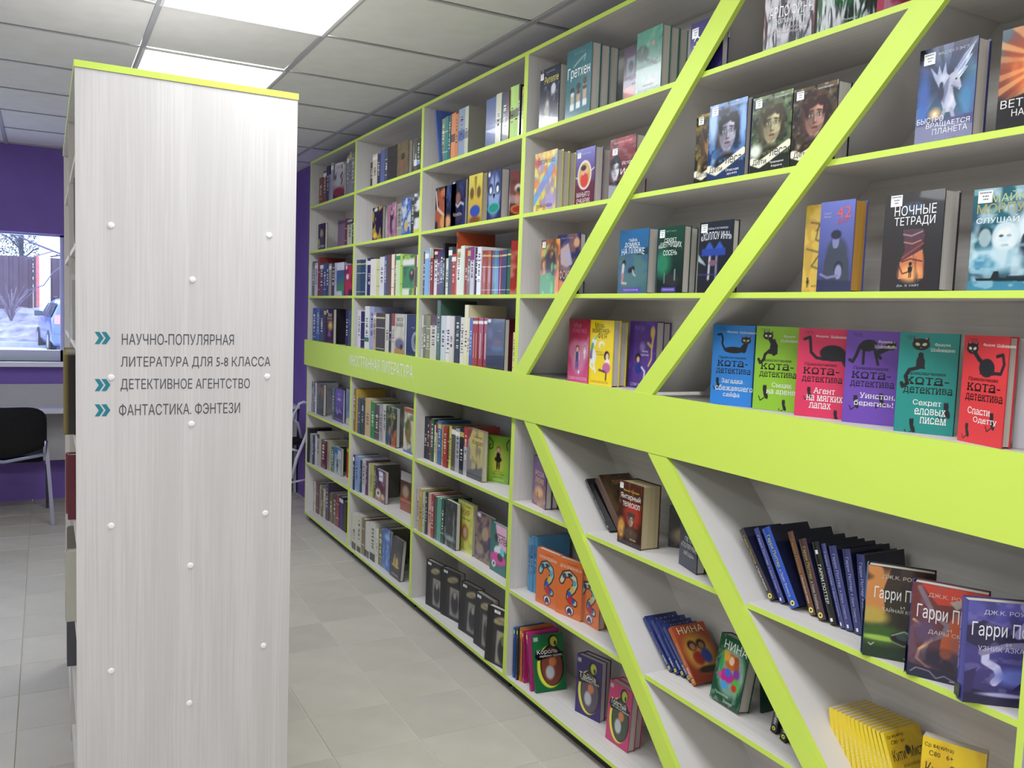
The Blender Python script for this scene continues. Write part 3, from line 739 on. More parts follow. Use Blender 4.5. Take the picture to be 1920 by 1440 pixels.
mb = MB(); mb.box((-.84, -.09, .28), (.84, .06, .52)); mb.build('bumper', mat('grey_bumper', '5a668e', .5), car)
mb = MB(); mb.box((-.26, -.02, .62), (.26, -.01, .73)); mb.build('number_plate', mat('number_plate_white', 'd4dae6', .4), car)

# ================================================================== books
CROP = {'A': (550, 250, 6.26), 'B': (550, 460, 6.26), 'C': (770, 150, 4.965), 'D': (770, 420, 5.143), 'E': (550, 680, 7.2), 'F': (550, 850, 4.8),
        'G': (760, 740, 6.548), 'H': (760, 880, 3.514), 'I': (960, 0, 4.364), 'J': (960, 240, 4.5), 'K': (1100, 360, 4.235), 'L': (940, 540, 4.8),
        'M': (1250, 100, 4.2356), 'N': (1350, 0, 3.368), 'O': (1480, 300, 4.364), 'P': (1300, 560, 3.097), 'Q': (940, 780, 4.115), 'R': (940, 1100, 4.236),
        'S': (1180, 1080, 4.0), 'T': (1360, 900, 4.8), 'V': (1580, 1000, 4.115), 'W': (1480, 1240, 4.364), 'Z': (0, 0, 1.0)}
def pxl(c, x, y): ox, oy, s = CROP[c]; return ox+x/s, oy+y/s
NAMES = [('black', (22, 22, 24)), ('charcoal', (58, 58, 60)), ('grey', (125, 127, 130)), ('pale grey', (185, 187, 190)), ('white', (226, 226, 226)), ('navy blue', (38, 46, 90)),
         ('blue', (60, 100, 170)), ('slate blue', (95, 108, 150)), ('pale blue', (150, 180, 215)), ('teal', (50, 125, 125)), ('dark teal', (30, 72, 85)), ('dark green', (35, 80, 60)), ('green', (50, 130, 75)),
         ('olive', (95, 92, 55)), ('khaki', (140, 140, 95)), ('cream', (225, 218, 195)), ('beige', (190, 175, 145)), ('yellow', (215, 205, 80)), ('lime green', (170, 210, 90)), ('mustard', (180, 150, 60)),
         ('orange', (214, 138, 80)), ('rust red', (158, 60, 36)), ('red', (175, 42, 42)), ('dark red', (125, 34, 38)), ('maroon', (90, 34, 48)), ('brown', (105, 72, 52)), ('dark brown', (52, 40, 34)),
         ('pink', (190, 110, 140)), ('purple', (90, 60, 130)), ('dark purple', (45, 34, 82)), ('mauve', (110, 88, 105))]
def cname(c):
    v = hx(c)*255; return min(NAMES, key=lambda n: sum((a-b)**2 for a, b in zip(n[1], v)))[0]
ORD = 'first second third fourth fifth sixth seventh eighth ninth tenth eleventh twelfth thirteenth fourteenth fifteenth sixteenth seventeenth eighteenth nineteenth twentieth twenty-first twenty-second twenty-third twenty-fourth twenty-fifth twenty-sixth twenty-seventh twenty-eighth twenty-ninth thirtieth thirty-first thirty-second'.split()
LVN = {'S1': 'top shelf', 'S2': 'second shelf from top', 'S3': 'third shelf from top', 'band': 'shelf above sign band', 'L1': 'shelf under sign band', 'L2': 'second lowest shelf', 'bottom': 'bottom shelf'}
ART = {}; PR = {}
XMAX = BK-.004
def theta_fit(P0, w, x1, lo=-90, hi=-12):
    best = None
    for d in np.arange(lo, hi, .5):
        a = math.radians(d); e = abs(proj(P0+w*np.array([math.cos(a), math.sin(a), 0]))[0]-x1)
        if best is None or e < best[0]-.4: best = (e, a)
        if e < .5: return a
    return best[1]
def place_row(where, level, crop, X, spec, line=None, opts=None):
    """where: name of the bay; spec: one book per item, left to right"""
    zs = SH[level]+T/2+.0005
    if line: A = on_z(*pxl(crop, *line[0]), zs); B = on_z(*pxl(crop, *line[1]), zs)
    else: A = np.array([X, 6.3, zs]); B = np.array([X, 1.0, zs])
    grp = 'books on the %s of the %s' % (LVN[level], where); n = 0
    lastx = None
    for ii, it in enumerate(spec):
        if isinstance(it, str):
            q = it.split(); kind = q[0]; x0, x1, yt = map(float, q[1:4]); c = q[4]; kw = dict(a.split('=') for a in q[5:])
        g = lambda k, d=None: float(kw[k]) if k in kw else d
        fx = lambda x: pxl(crop, x, 0)[0]; fy = lambda y: pxl(crop, 0, y)[1]
        Xo = g('X', 0)/1000.
        lab = kw.get('lab', '').replace('_', ' '); n += 1
        opsn = kw.get('art'); ops = ART.get(opsn); pr = PR.get(opsn, ())
        if kind == 's':
            Pl, Pr = on_line(A, B, fx(x0)), on_line(A, B, fx(x1)); t = max(.006, Pl[1]-Pr[1]-.0006)
            jit = rng.uniform(0, .007)
            P = np.array([(Pl[0]+Pr[0])/2+jit+Xo, Pr[1]+.0003, zs]); h = height_to(np.array([P[0], (Pl[1]+Pr[1])/2, zs]), np.array([0, 0, 1.]), fy(yt))
            w = min(h*rng.uniform(.66, .76), XMAX-P[0]-.002, .2)
            bands = []
            if 'b' in kw:
                for bb in kw['b'].split('|'):
                    v0, v1, cc = bb.split(','); bands.append((float(v0), float(v1), cc))
            elif 'set' not in kw:
                lc = 'e8e4d8' if hx(c).mean() < .55 else '4a4650'; v = rng.uniform(.15, .3); sty = rng.random()
                if sty < .35: bands = [(v, v+.012, lc), (v+.45, v+.462, lc)]
                elif sty < .55: bands = [(.82, .93, rng.choice(['f0efe8', 'e8e6da', '3a3a40', 'c8b068']))]
            sp = [('q', .3, v0_, .7, v0_+.026*k_, 'e6e2d2' if hx(c).mean() < .5 else '5a5560') for v0_, k_ in [(rng.uniform(.3, .36)+i*.045, rng.uniform(.6, 1.2)) for i in range(rng.choice([0, 6, 9, 12, 12]))]] if t > .012 else []
            if 'set' in kw: bands = [(.10, .11, 'e8e4d8'), (.62, .632, 'e8e4d8'), (.86, .9, 'c8b878')]; sp = []
            if 'gold' in kw: bands = [(.88, .94, 'e8e6e0')]; sp = [('q', .4, .2, .6, .7, 'd8b8b0')]
            nm = lab or '%s %s book, %s from left, %s of the %s' % ('slim' if t < .03 else 'thick', cname(c), ORD[n-1], LVN[level], where)
            book(P, 0, w, h, t, 0, c, spine=c, ops=ops, prints=pr, sprints=sp, bands=bands, hard=rng.random() < .6, label=nm, group=grp, res=int(g('res', 18)), gloss=rng.random() < .5, fc=kw.get('fc'))
        elif kind == 'a':
            if 'yb' in kw: P0 = on_z(fx(x0), fy(g('yb')), zs)
            else: P0 = on_line(A, B, fx(x0))
            P0 = P0+np.array([Xo, 0, 0]); lean = math.radians(g('lean', 0)); w = g('w', .14)
            Pr = on_line(A, B, fx(x1))
            if 'yr' in kw:
                Pr = on_z(fx(x1), fy(g('yr')), zs); th = math.atan2(Pr[1]-P0[1], Pr[0]-P0[0]); w = g('w', float(np.hypot(*(Pr-P0)[:2])))
            elif 'w' not in kw and P0[1]-Pr[1] > .125: w = min(P0[1]-Pr[1], .17); th = -math.pi/2
            else: th = math.radians(g('th')) if 'th' in kw else theta_fit(P0, w, fx(x1))
            if P0[0]+w*math.cos(th) > XMAX-.01: w = (XMAX-.012-P0[0])/max(.2, math.cos(th))
            lim = {'farthest bay': U[1], 'second bay': U[2], 'third bay': U[3], 'bay right of the braces': U[4]}.get(where)
            if lim and P0[1]+w*math.sin(th) < lim+T+.004:
                th = -math.asin(min(1, max(.02, (P0[1]-lim-T-.004)/w)))
                if P0[0]+w*math.cos(th) > XMAX-.01: w = (XMAX-.012-P0[0])/math.cos(th)
            P1 = P0+w*np.array([math.cos(th), math.sin(th), 0]); nrm = np.array([-math.sin(th), math.cos(th), 0])
            if 'x2' in kw:
                t = .01
                for tt in np.arange(.006, .2, .001):
                    if proj(P1+nrm*tt)[0] <= fx(g('x2')): t = tt
            else: t = g('t', 22)/1000.
            if nrm[0] > .1: t = max(.006, min(t, (XMAX-.002-max(P0[0], P1[0]))/nrm[0]))
            if lean == 0 and 'tx' in kw:      # lean back until the top corner meets its line of sight
                best = (9e9, 0)
                for d in np.arange(0, 28, .5):
                    a = math.radians(d); up = np.array([-math.sin(th)*math.sin(a), math.cos(th)*math.sin(a), math.cos(a)]); h_ = height_to(P0, up, fy(yt)); e = abs(proj(P0+up*h_)[0]-fx(g('tx')))
                    if e < best[0]: best = (e, a)
                lean = best[1]
            up = np.array([-math.sin(th)*math.sin(lean), math.cos(th)*math.sin(lean), math.cos(lean)])
            h = g('h') or height_to(P0, up, fy(yt))
            hard = 'soft' not in kw
            nm = lab or '%s cover facing out, %s from left, %s of the %s' % (cname(c), ORD[n-1], LVN[level], where)
            # thick blocks are several copies standing one behind another
            k = 1 if t < .05 or 'one' in kw else max(1, int(round(t/.035)))
            for i in range(k):
                Pi = P0+nrm*(t/k*i)+(np.array([0, 0, 0]) if lean == 0 else np.array([0, 0, t/k*math.sin(lean)*(1)]))
                l2 = nm if i == 0 else '%s copy standing %s the %s' % (cname(c), 'directly behind' if i == 1 else ORD[i-1]+' behind', nm)
                book(Pi+(nrm*.0005*i), th, w-(0 if i == 0 else rng.uniform(.002, .008)), h-(0 if i == 0 else rng.uniform(.001, .006)), t/k-.0008, lean, c, spine=kw.get('sp', c), ops=ops if i == 0 else None, prints=pr if i == 0 else (), hard=hard,
                     pages=kw.get('pg', 'cfcabf'), res=int(g('res', 26)), label=' '.join(l2.split()[:16]), group=grp, gloss=2 if 'film' in kw else 'matt' not in kw, fc=kw.get('fc'), sprints=SPR.get(opsn, ()) if i == 0 else (), bulge=g('bulge', 0)/1000., bands=())
        elif kind == 'l':       # leaning row: foot and head of the left spine edge
            yb, tx = g('yb'), g('tx'); P = on_z(fx(x0), fy(yb), zs)+np.array([Xo, 0, 0]); Q = on_x(fx(tx), fy(yt), P[0]); d = Q-P
            phi = math.atan2(d[1], d[2]); h = math.hypot(d[1], d[2]); t = g('t', 25)/1000.
            if ii+1 < len(spec):
                q2 = spec[ii+1].split()
                if q2[0] == 'l' and phi > 0:
                    k2 = dict(a.split('=') for a in q2[5:]); N2 = on_z(fx(float(q2[1])), fy(float(k2['yb'])), zs); t = min(t, max(.008, (P[1]-N2[1])*math.cos(phi)-.0008))
            th = 0.0; th = math.radians(g('th', 0))
            Pf = P-np.array([0, t*math.cos(phi), -t*math.sin(phi)]) if phi > 0 else P-np.array([0, t*math.cos(phi), 0])
            w = min(g('w', .15), XMAX-.003-P[0])
            nm = lab or '%s book leaning, %s from left, %s of the %s' % (cname(c), ORD[n-1], LVN[level], where)
            book(Pf, th, w, h, t, phi, c, spine=kw.get('sp', c), ops=ops, prints=pr, sprints=SPR.get(kw.get('spr', opsn), ()), hard='soft' not in kw, label=nm, group=grp, res=int(g('res', 24)), bulge=g('bulge', 0)/1000., fc=kw.get('fc'))
SPR = {}
WH = 'f2f2ee'
def A_(n, ops, *pr): ART[n] = ops; PR[n] = pr
ST = ('s', .04, .86, .2, .97)
# ---- far bays
A_('boots', [('g', '5a3a34', 'd8d8d8'), ('e', .5, .52, .45, .22, 'a8a8ac', 1), ('n', 4, 3, .55, '30242a', 3, .7), ('e', .5, .2, .45, .12, '7c2c30', .4), ('l', [(.8, .7), (.65, .62), (.8, .5), (.7, .4)], .035, '1c1c20')], ('t', 'ВИЗ', .3, .84, .75, .93, '2a2a30'))
A_('girlfig', [('bg', '1c211c'), ('n', 4, 5, .6, '4c5a38', 8, .7), ('e', .5, .62, .28, .18, '8c8468', .5), ('e', .5, .6, .14, .1, 'b09078', .3), ('e', .5, .3, .2, .2, '5c5040', .6), ('e', .15, .3, .12, .15, 'b8b040', .5)], ('t', 'АРТУР', .06, .06, .9, .17, 'd8dcc8'))
A_('flame', [('bg', '221c28'), ('n', 4, 4, .5, 'b8a030', 11, .9), ('e', .55, .45, .22, .3, '20182c', .3), ('e', .3, .15, .2, .1, 'e8b840', .6), ('e', .35, .92, .18, .05, 'd8dce8', .5)])
A_('pinkman', [('bg', 'a07088'), ('e', .5, .5, .18, .4, '3c3038', .3), ('n', 3, 6, .6, 'd0a8b8', 5, .6), ('e', .5, .75, .12, .08, 'c09080', .3)])
A_('bluefig', [('bg', '7c90b8'), ('n', 4, 7, .5, '3458a0', 4, .9), ('n', 4, 7, .62, 'd8dcd8', 9, .8), ('e', .5, .25, .2, .15, 'c8b070', .6)])
A_('bwfig', [('bg', 'd8d8e0'), ('n', 3, 6, .5, '24242c', 14, 1), ('e', .55, .45, .2, .2, '181820', .3), ('r', 0, 0, 1, .12, 'c8c860')])
A_('bluegreen', [('g', '50a040', '28408c'), ('n', 4, 4, .5, '2c60b0', 3, .8), ('r', 0, .76, 1, 1, 'dcdce4'), ('r', 0, 0, .7, .14, 'd0d4dc')])
A_('reddog', [('bg', 'b82c3a'), ('n', 3, 4, .62, '6c2430', 6, .8), ('e', .35, .62, .16, .09, 'e0dce0', .3), ('r', .1, .86, .3, .97, 'e8e8e8'), ('e', .75, .1, .3, .1, '301820', .5)])
A_('pyramid', [('g', '3c1820', '1c1418'), ('e', .6, .52, .35, .13, 'b89838', .7), ('e', .6, .55, .16, .07, 'e0c868', .6), ('p', [(.2, .22), (.75, .22), (.47, .45)], '7a5a90'), ('l', [(.1, .62), (.5, .66), (.9, .64)], .02, 'b08c40'), ('r', .08, .88, .26, .97, 'dcdcdc')],
   ('t', 'Мелин', .26, .78, .8, .9, 'dccfa0'), ('t', 'Хранитель', .14, .68, .86, .78, 'd8c890'), ('t', 'МАЙКЛ СКОТТ', .3, .03, .7, .07, 'd8b890'))
A_('bluebeam', [('bg', '34406c'), ('n', 3, 3, .6, '5868a8', 3, .7), ('e', .5, .35, .25, .3, 'a0b0e0', .9)])
A_('darkboard', [('g', '34302c', '24201e'), ('n', 2, 4, .6, '3c3632', 3, .5)])
A_('tan', [('bg', '6c5c40'), ('n', 8, 12, .55, '7c6c4c', 3, .7), ('r', .38, .5, .66, .66, '3c3020'), ('r', .3, .32, .5, .42, 'b05048')])
A_('greenclass', [('bg', '9cc440'), ('r', 0, .18, 1, .74, '3c8848'), ('n', 4, 4, .62, '2c6038', 4, .7), ('r', 0, .74, 1, .9, 'e4e8e0'), ('r', 0, 0, .6, .17, 'e4e8e0'), ('e', .8, .5, .2, .14, '20201c', .4), ('e', .78, .56, .08, .05, 'c89888', .4)])
A_('whitehouse', [('bg', 'c8c4b0'), ('n', 3, 4, .6, 'e0dcc8', 4, .7), ('e', .5, .28, .45, .14, '6c6c80', .5), ('r', 0, .02, 1, .17, 'b88848'), ('e', .7, .22, .15, .06, '2c2c38', .4)], ('t', 'МОЯ', .2, .82, .8, .92, '4c4c4c'), ('t', 'МАМА', .15, .7, .9, .8, '4c4c4c'))
A_('navyoval', [('bg', '16284c'), ('e', .85, .38, .32, .22, 'c4ccd4', .15), ('e', .85, .38, .27, .18, '7a8490', .3), ('e', .9, .42, .12, .1, '3c3c44', .4)], ('t', 'автор', .5, .68, .8, .71, 'b8c0d0'))
A_('tiger', [('bg', '241c22'), ('n', 2, 3, .5, 'b06038', 5, .9), ('l', [(.05, .9), (.2, .5), (.8, .3)], .05, 'd8c0b0'), ('e', .7, .85, .3, .1, 'c07040', .6), ('e', .7, .16, .25, .16, 'd89858', .5)])
A_('navyboy', [('g', '1a1a26', '202c50'), ('n', 3, 4, .6, '4868a0', 6, .6), ('e', .3, .15, .25, .15, 'd8a070', .7)])
A_('navymask', [('bg', '181c34'), ('n', 4, 4, .6, '28448c', 7, .7), ('e', .5, .62, .3, .2, '2c2430', .4), ('e', .5, .6, .18, .13, '8c6458', .4), ('l', [(.1, .45), (.3, .5), (.5, .42), (.7, .5), (.9, .45)], .03, 'c8ccdc'), ('e', .5, .2, .4, .08, '3c3440', .6), ('r', .1, .9, .26, .97, 'e8e8e8')], ('t', 'Корабль', .2, .2, .8, .3, 'b0a8b0'))
A_('yelmask', [('g', 'b8943c', 'd8c850'), ('p', [(.4, .95), (.6, .95), (.52, .5)], '8c7a30'), ('e', .25, .62, .14, .12, '6c5428', .4), ('e', .75, .62, .14, .12, '6c5428', .4), ('e', .5, .25, .36, .12, '3450a8', .1), ('e', .5, .06, .4, .08, '7c4c28', .5)])
A_('bluelion', [('bg', '28305c'), ('e', .5, .5, .42, .42, '8ca0c8', .4), ('p', [(.42, .95), (.58, .95), (.5, .5)], '404c7c'), ('e', .25, .62, .17, .12, '26304c', .3), ('e', .75, .62, .17, .12, '26304c', .3), ('e', .26, .6, .09, .07, 'e0e8f0', .3), ('e', .74, .6, .09, .07, 'e0e8f0', .3), ('p', [(.4, .52), (.6, .52), (.5, .42)], '10141c'), ('e', .5, .24, .42, .11, '5cb8a4', .1), ('e', .5, .24, .36, .09, '2c8c80', .1), ('r', .06, .88, .2, .97, 'e8e8e8')])
A_('redmask', [('bg', '4a1c1c'), ('n', 3, 4, .55, '742828', 9, .8), ('e', .28, .62, .12, .1, 'd0c0b0', .3), ('e', .76, .62, .12, .1, 'd0c0b0', .3), ('e', .28, .58, .07, .07, '30181c', .3), ('e', .76, .58, .07, .07, '30181c', .3), ('e', .25, .4, .08, .14, 'a04c34', .5), ('e', .75, .4, .08, .14, 'a04c34', .5), ('e', .5, .17, .46, .12, 'd09850', .1), ('e', .5, .17, .42, .1, '982c24', .1)])
A_('redstory', [('bg', 'a82822'), ('n', 2, 5, .6, 'c8a890', 4, .6), ('e', .5, .35, .3, .14, '3c3438', .4), ('e', .5, .1, .3, .06, 'd8d0c8', .4)])
A_('greenframe', [('bg', '1e7a4c'), ('n', 6, 4, .55, '2c9a60', 4, .8), ('r', .12, .2, .86, .82, 'd4d0b8')], ('t', 'Сказки', .3, .7, .7, .76, '6c5c40'))
A_('eyebook', [('bg', 'd0ccb8'), ('e', .5, .68, .14, .09, '181818', .2), ('e', .5, .68, .05, .03, 'd0ccb8', .2), ('r', .12, .7, .3, .73, '202020'), ('r', .7, .7, .88, .73, '202020')], ('t', 'ГЛАЗ', .2, .86, .8, .9, '8c8878'))
A_('nightnavy', [('g', '141a34', '20243c'), ('e', .6, .45, .4, .08, '3c5878', .9), ('e', .6, .55, .3, .06, '5c3848', .9), ('e', .2, .7, .15, .1, '48486c', .9), ('r', .04, .92, .22, .98, 'd8d8dc')], ('t', 'роман', .65, .76, .85, .78, 'a8a8b8'))
A_('fant1', [('g', '1c3038', '201c1c'), ('n', 4, 5, .45, '8c6450', 3, .8), ('e', .5, .65, .1, .08, '141214', .4), ('n', 3, 3, .62, '486870', 8, .8), ('r', 0, 0, 1, .06, '102028')])
A_('purplescene', [('g', '3c2c78', '5c48b0'), ('p', [(.1, .1), (.9, .1), (.9, .3), (.6, .42), (.4, .34), (.1, .44)], '8474b8'), ('p', [(.0, 0), (1, 0), (1, .25), (.6, .3), (.3, .2), (0, .3)], '3c2c70'), ('e', .5, .68, .28, .04, '9c94cc', .5), ('e', .45, .82, .2, .05, '7468b4', .6)])
A_('paleblue', [('bg', '8494b8'), ('n', 3, 4, .5, '5c6c98', 4, .7), ('e', .4, .1, .3, .1, 'c8c4a0', .6)])
A_('soldier', [('g', '8ca8a0', '98b0b8'), ('r', 0, .74, 1, 1, '3c74a8'), ('p', [(0, 0), (1, 0), (1, .5), (0, .5)], 'a8b8b0'), ('fig', .5, .08, .5, '1c2838', '2c3038', '1c1c24'), ('r', .55, .6, 1, .92, 'c8ccd0'), ('p', [(0, 0), (.16, 0), (.16, .74), (0, .74)], '6c8c90')])
A_('greenfant', [('g', '183848', '1e5a4c'), ('n', 3, 4, .5, '143028', 3, .7), ('e', .3, .25, .2, .2, '2c5080', .6), ('p', [(.5, 0), (1, 0), (1, .5), (.8, .42)], 'b0582c'), ('n', 5, 5, .62, 'e09050', 6, .6)], ('t', 'СЫН', .5, .82, .8, .88, 'b8a860'), ('t', 'ДУНЬ', .3, .72, .92, .8, 'c8a850'))
A_('whiteart', [('bg', 'd8d0c0'), ('e', .5, .5, .3, .3, '8c7440', .4), ('n', 4, 5, .6, '385c3c', 4, .6), ('r', 0, .9, 1, 1, 'a05c40'), ('r', 0, 0, 1, .05, '3048a0')])
A_('blueart', [('bg', '2c6090'), ('r', .1, .74, .9, 1, 'dce4e8'), ('e', .6, .3, .3, .3, '889868', .6), ('r', 0, 0, 1, .1, 'c8d0d4')])
A_('painting', [('g', '7c3c24', '281c54'), ('n', 3, 3, .5, '9c7c64', 3, .8), ('e', .3, .25, .25, .14, 'e0d8c8', .5), ('e', .3, .25, .1, .05, '302c34', .4), ('e', .75, .2, .25, .08, 'd0b888', .5), ('n', 4, 4, .62, '5c4c8c', 7, .6), ('r', .35, .66, .75, .96, 'e4e4e8')], ('t', 'роман', .42, .78, .68, .82, '3c4070'))
A_('brownband', [('g', '9c4c2c', '2c2420'), ('r', 0, .76, 1, 1, 'c4c0bc'), ('e', .5, .5, .3, .16, 'a89880', .7), ('r', 0, .24, 1, .3, 'c86a48')])
A_('bluecover', [('bg', '2c62b4'), ('e', .6, .82, .3, .08, '90b4d8', .9), ('n', 6, 5, .66, '8cb0d4', 4, .7)])
A_('golddark', [('bg', '191820'), ('n', 7, 9, .56, '5c5c60', 3, .6), ('e', .5, .5, .3, .2, '4c3c40', .8), ('e', .5, .38, .25, .12, 'a08438', .6), ('l', [(.35, .55), (.35, .3)], .025, 'd0b868'), ('l', [(.6, .5), (.6, .28)], .025, 'e0d090'), ('l', [(.2, .3), (.8, .3)], .03, 'c8a860')], ('t', 'ХРОНИКИ', .25, .06, .8, .11, 'c8c8d0'))
A_('castle', [('g', 'b8b078', 'd0c078'), ('p', [(0, .55), (.1, .75), (.35, 1), (0, 1)], 'a8302c'), ('p', [(0, .1), (0, .7), (.08, .78), (.14, .7), (.25, .55), (.2, .4), (.34, .35), (.3, .1)], '8c8c90'), ('n', 5, 5, .65, '5c5c64', 5, .5), ('p', [(0, 0), (1, 0), (1, .3), (.7, .24), (.4, .2), (0, .14)], '6c6c70'), ('p', [(0, 0), (1, 0), (1, .1), (0, .1)], '2c2c34'), ('fig', .62, .2, .2, '4c4470', 'c8a890', '3c2818')], ('t', 'Сказочник', .4, .84, .95, .89, '6c4c28'), ('t', 'Кират', .35, .68, 1, .8, '5c3c28', .03))
A_('greengirl', [('bg', '7cb03c'), ('e', .5, .5, .5, .4, 'a8cc50', .9), ('e', .5, .45, .22, .24, 'd0c850', .9), ('l', [(.05, .95), (.25, .85), (.22, .72), (.1, .7), (.08, .78), (.15, .8)], .02, '1c3c1c'), ('l', [(.98, .95), (.86, .85), (.92, .72)], .02, '1c3c1c'), ('fig', .5, .28, .52, '16161c', 'e0b8a0', 'a04c20'), ('e', .5, .5, .16, .06, '18181e', .2)], ('t', 'ДЕВОЧКА', .3, .22, .7, .25, '2c5020'), ('t', 'ПОВЕСТЬ СТАРАЯ', .25, .165, .78, .2, '2c5020'), ('t', 'КНИГОЧЕЙ', .3, .11, .72, .145, '2c5020'), ('t', 'ИЗДАТЕЛЬСТВО', .28, .04, .8, .075, 'd0e0a0'))
A_('forestbw', [('g', '1c2224', '101214'), ('n', 5, 7, .5, '2c3c34', 3, .8), ('n', 9, 3, .64, '9cacac', 4, .6), ('e', .5, .2, .4, .06, '8ca0a0', .9)])
A_('kira', [('bg', 'cfd25c'), ('e', .5, .4, .22, .16, 'a85c3c', .5), ('e', .5, .4, .12, .1, 'd8b0a0', .4), ('n', 5, 5, .68, '8c9c40', 4, .5), ('r', 0, 0, 1, .04, 'e4e490')], ('t', 'КИР', .32, .74, .78, .86, 'a03c34', .03), ('t', 'секрет бус', .28, .64, .8, .7, '54482c'), ('t', 'МАША РОМИК', .5, .91, .85, .945, '54482c'))
A_('purplelady', [('bg', '4c3064'), ('n', 4, 6, .45, '8c7458', 4, .9), ('n', 6, 8, .6, '2c2030', 9, .7), ('e', .62, .6, .2, .14, 'a89074', .4), ('e', .3, .25, .25, .12, '94846c', .5), ('r', .14, .9, .32, .98, 'e0e0e4')])
A_('elvis', [('bg', '0e6a64'), ('p', [(.3, 1), (1, 1), (1, .5), (.55, .55), (.4, .75)], 'e8b4d0'), ('e', .55, .45, .3, .12, 'e4e4ec', .15), ('e', .5, .3, .48, .12, 'd43c98', .1), ('e', .25, .17, .12, .07, 'e8e8ec', .1), ('e', .25, .17, .06, .035, '38383c', .1), ('e', .62, .35, .16, .08, '281c28', .2), ('e', .72, .48, .12, .08, '60d0d8', .3), ('e', .35, .72, .1, .08, '141414', .2)], ('t', 'ЭЛВ', .42, .63, 1.0, .76, '141418', .04), ('t', 'самая новая', .4, .78, .9, .82, '303038'))
A_('pict1', [('bg', '2a2828'), ('n', 3, 5, .6, '383432', 4, .6), ('r', .48, .08, .98, .66, '8c8a84'), ('e', .75, .36, .2, .22, '35333a', .4), ('e', .75, .52, .08, .07, 'a09890', .3), ('r', .0, .0, .3, 1, '1f1e1f'), ('e', .62, .82, .3, .065, '8c8468', .08, 14), ('e', .62, .82, .26, .05, 'a89c78', .08, 14)], ('s', .12, .91, .34, .965), ('t', 'Стихи', .44, .79, .8, .85, '4c4434'))
A_('pict2', [('bg', '2c2928'), ('n', 3, 5, .6, '3a3634', 4, .6), ('r', .45, .05, 1, .62, '98968e'), ('r', .55, .1, .95, .58, 'a8a860'), ('e', .75, .3, .22, .24, '2c2a30', .3), ('e', .75, .46, .09, .08, '807870', .3), ('r', .0, .0, .3, 1, '201f20'), ('e', .6, .8, .32, .07, '8c8468', .08, 14), ('e', .6, .8, .28, .055, 'a89c78', .08, 14)], ('s', .3, .91, .55, .965), ('t', 'Проза', .42, .77, .8, .83, '4c4434'))
# ---- near, upper
A_('moon', [('bg', '1a2036'), ('n', 4, 5, .64, '28304c', 3, .6), ('e', .7, .62, .12, .09, 'c8ccd8', .1), ('e', .4, .28, .12, .22, '8c9084', .6), ('e', .42, .4, .06, .05, 'b8b8a8', .4), ('e', .5, .02, .6, .14, 'd8dadc', .4), ('n', 8, 9, .72, 'b0b4bc', 6, .5)], ('s', .02, .83, .18, .94), ('t', 'Рителле', .25, .74, .95, .86, 'd8cc50', .03), ('t', 'Любовь Романова', .3, .92, .75, .945, 'a8a8b8'))
A_('gret', [('bg', '2c6a74'), ('n', 3, 3, .6, '357682', 3, .4), ('e', .28, .28, .07, .13, 'b8a890', .2), ('e', .52, .3, .07, .16, 'b89c80', .2), ('e', .76, .33, .07, .18, 'b89a80', .2), ('e', .28, .4, .08, .045, '1c2424', .2), ('e', .52, .44, .08, .05, '2c2420', .2), ('e', .76, .49, .07, .05, '3c2820', .2), ('e', .28, .35, .07, .03, 'd8dce0', .2), ('e', .52, .36, .07, .03, '3c3434', .2), ('e', .76, .4, .08, .03, '1c1c20', .2), ('r', .2, .12, .36, .21, 'dce4e8'), ('r', .44, .13, .6, .22, 'dce4e8'), ('r', .69, .14, .85, .23, 'dce4e8'), ('l', [(.3, .74), (.5, .8), (.75, .86), (.7, .78)], .012, 'c8d4d4')], ('t', 'Гретхен', .06, .54, .95, .74, 'e4ecec', .012), ('t', 'ЛЮСИ СТРЕЙНДЖ', .3, .9, .75, .93, '88b0b4'))
A_('grid4', [('bg', '42304c'), ('r', .12, .48, .45, .8, '6c8088'), ('r', .58, .5, .95, .82, 'd09868'), ('r', .06, .05, .48, .28, 'b05854'), ('r', .56, .05, .96, .24, 'b88894'), ('e', .3, .64, .1, .1, '342c38', .4), ('e', .75, .66, .12, .1, '703c2c', .5)], ('t', 'ДНЕВНИК', .3, .38, .95, .46, 'c8b8d8'), ('t', 'МОЕЙ СЕМЬИ', .35, .3, .9, .36, 'c8b8d8'))
A_('greenhand', [('g', '2c5c50', '4a8c78'), ('n', 5, 6, .6, '2c6450', 3, .5), ('e', .25, .65, .25, .12, '1c3c34', .3, -10), ('l', [(.3, .58), (.5, .5), (.7, .46), (.8, .42)], .035, '16302a'), ('l', [(.75, .46), (.82, .5)], .02, '16302a'), ('e', .65, .76, .06, .035, 'b87870', .4), ('e', .6, .18, .22, .03, '985c54', .7), ('n', 9, 9, .72, '70a890', 8, .5)], ('t', 'ЛЕТАЮЩИЙ', .08, .02, .95, .1, 'd8e4dc', .02), ('t', 'Наталья Волкова', .3, .12, .7, .15, 'b8ccc0'))
A_('eu', [('g', '28205c', '342c6c'), ('n', 3, 9, .6, '3c3484', 3, .5)], ('s', .05, .72, .25, .9), ('t', 'ЭУРЕН', .12, .5, 1.2, .74, 'e8e8f4', .02))
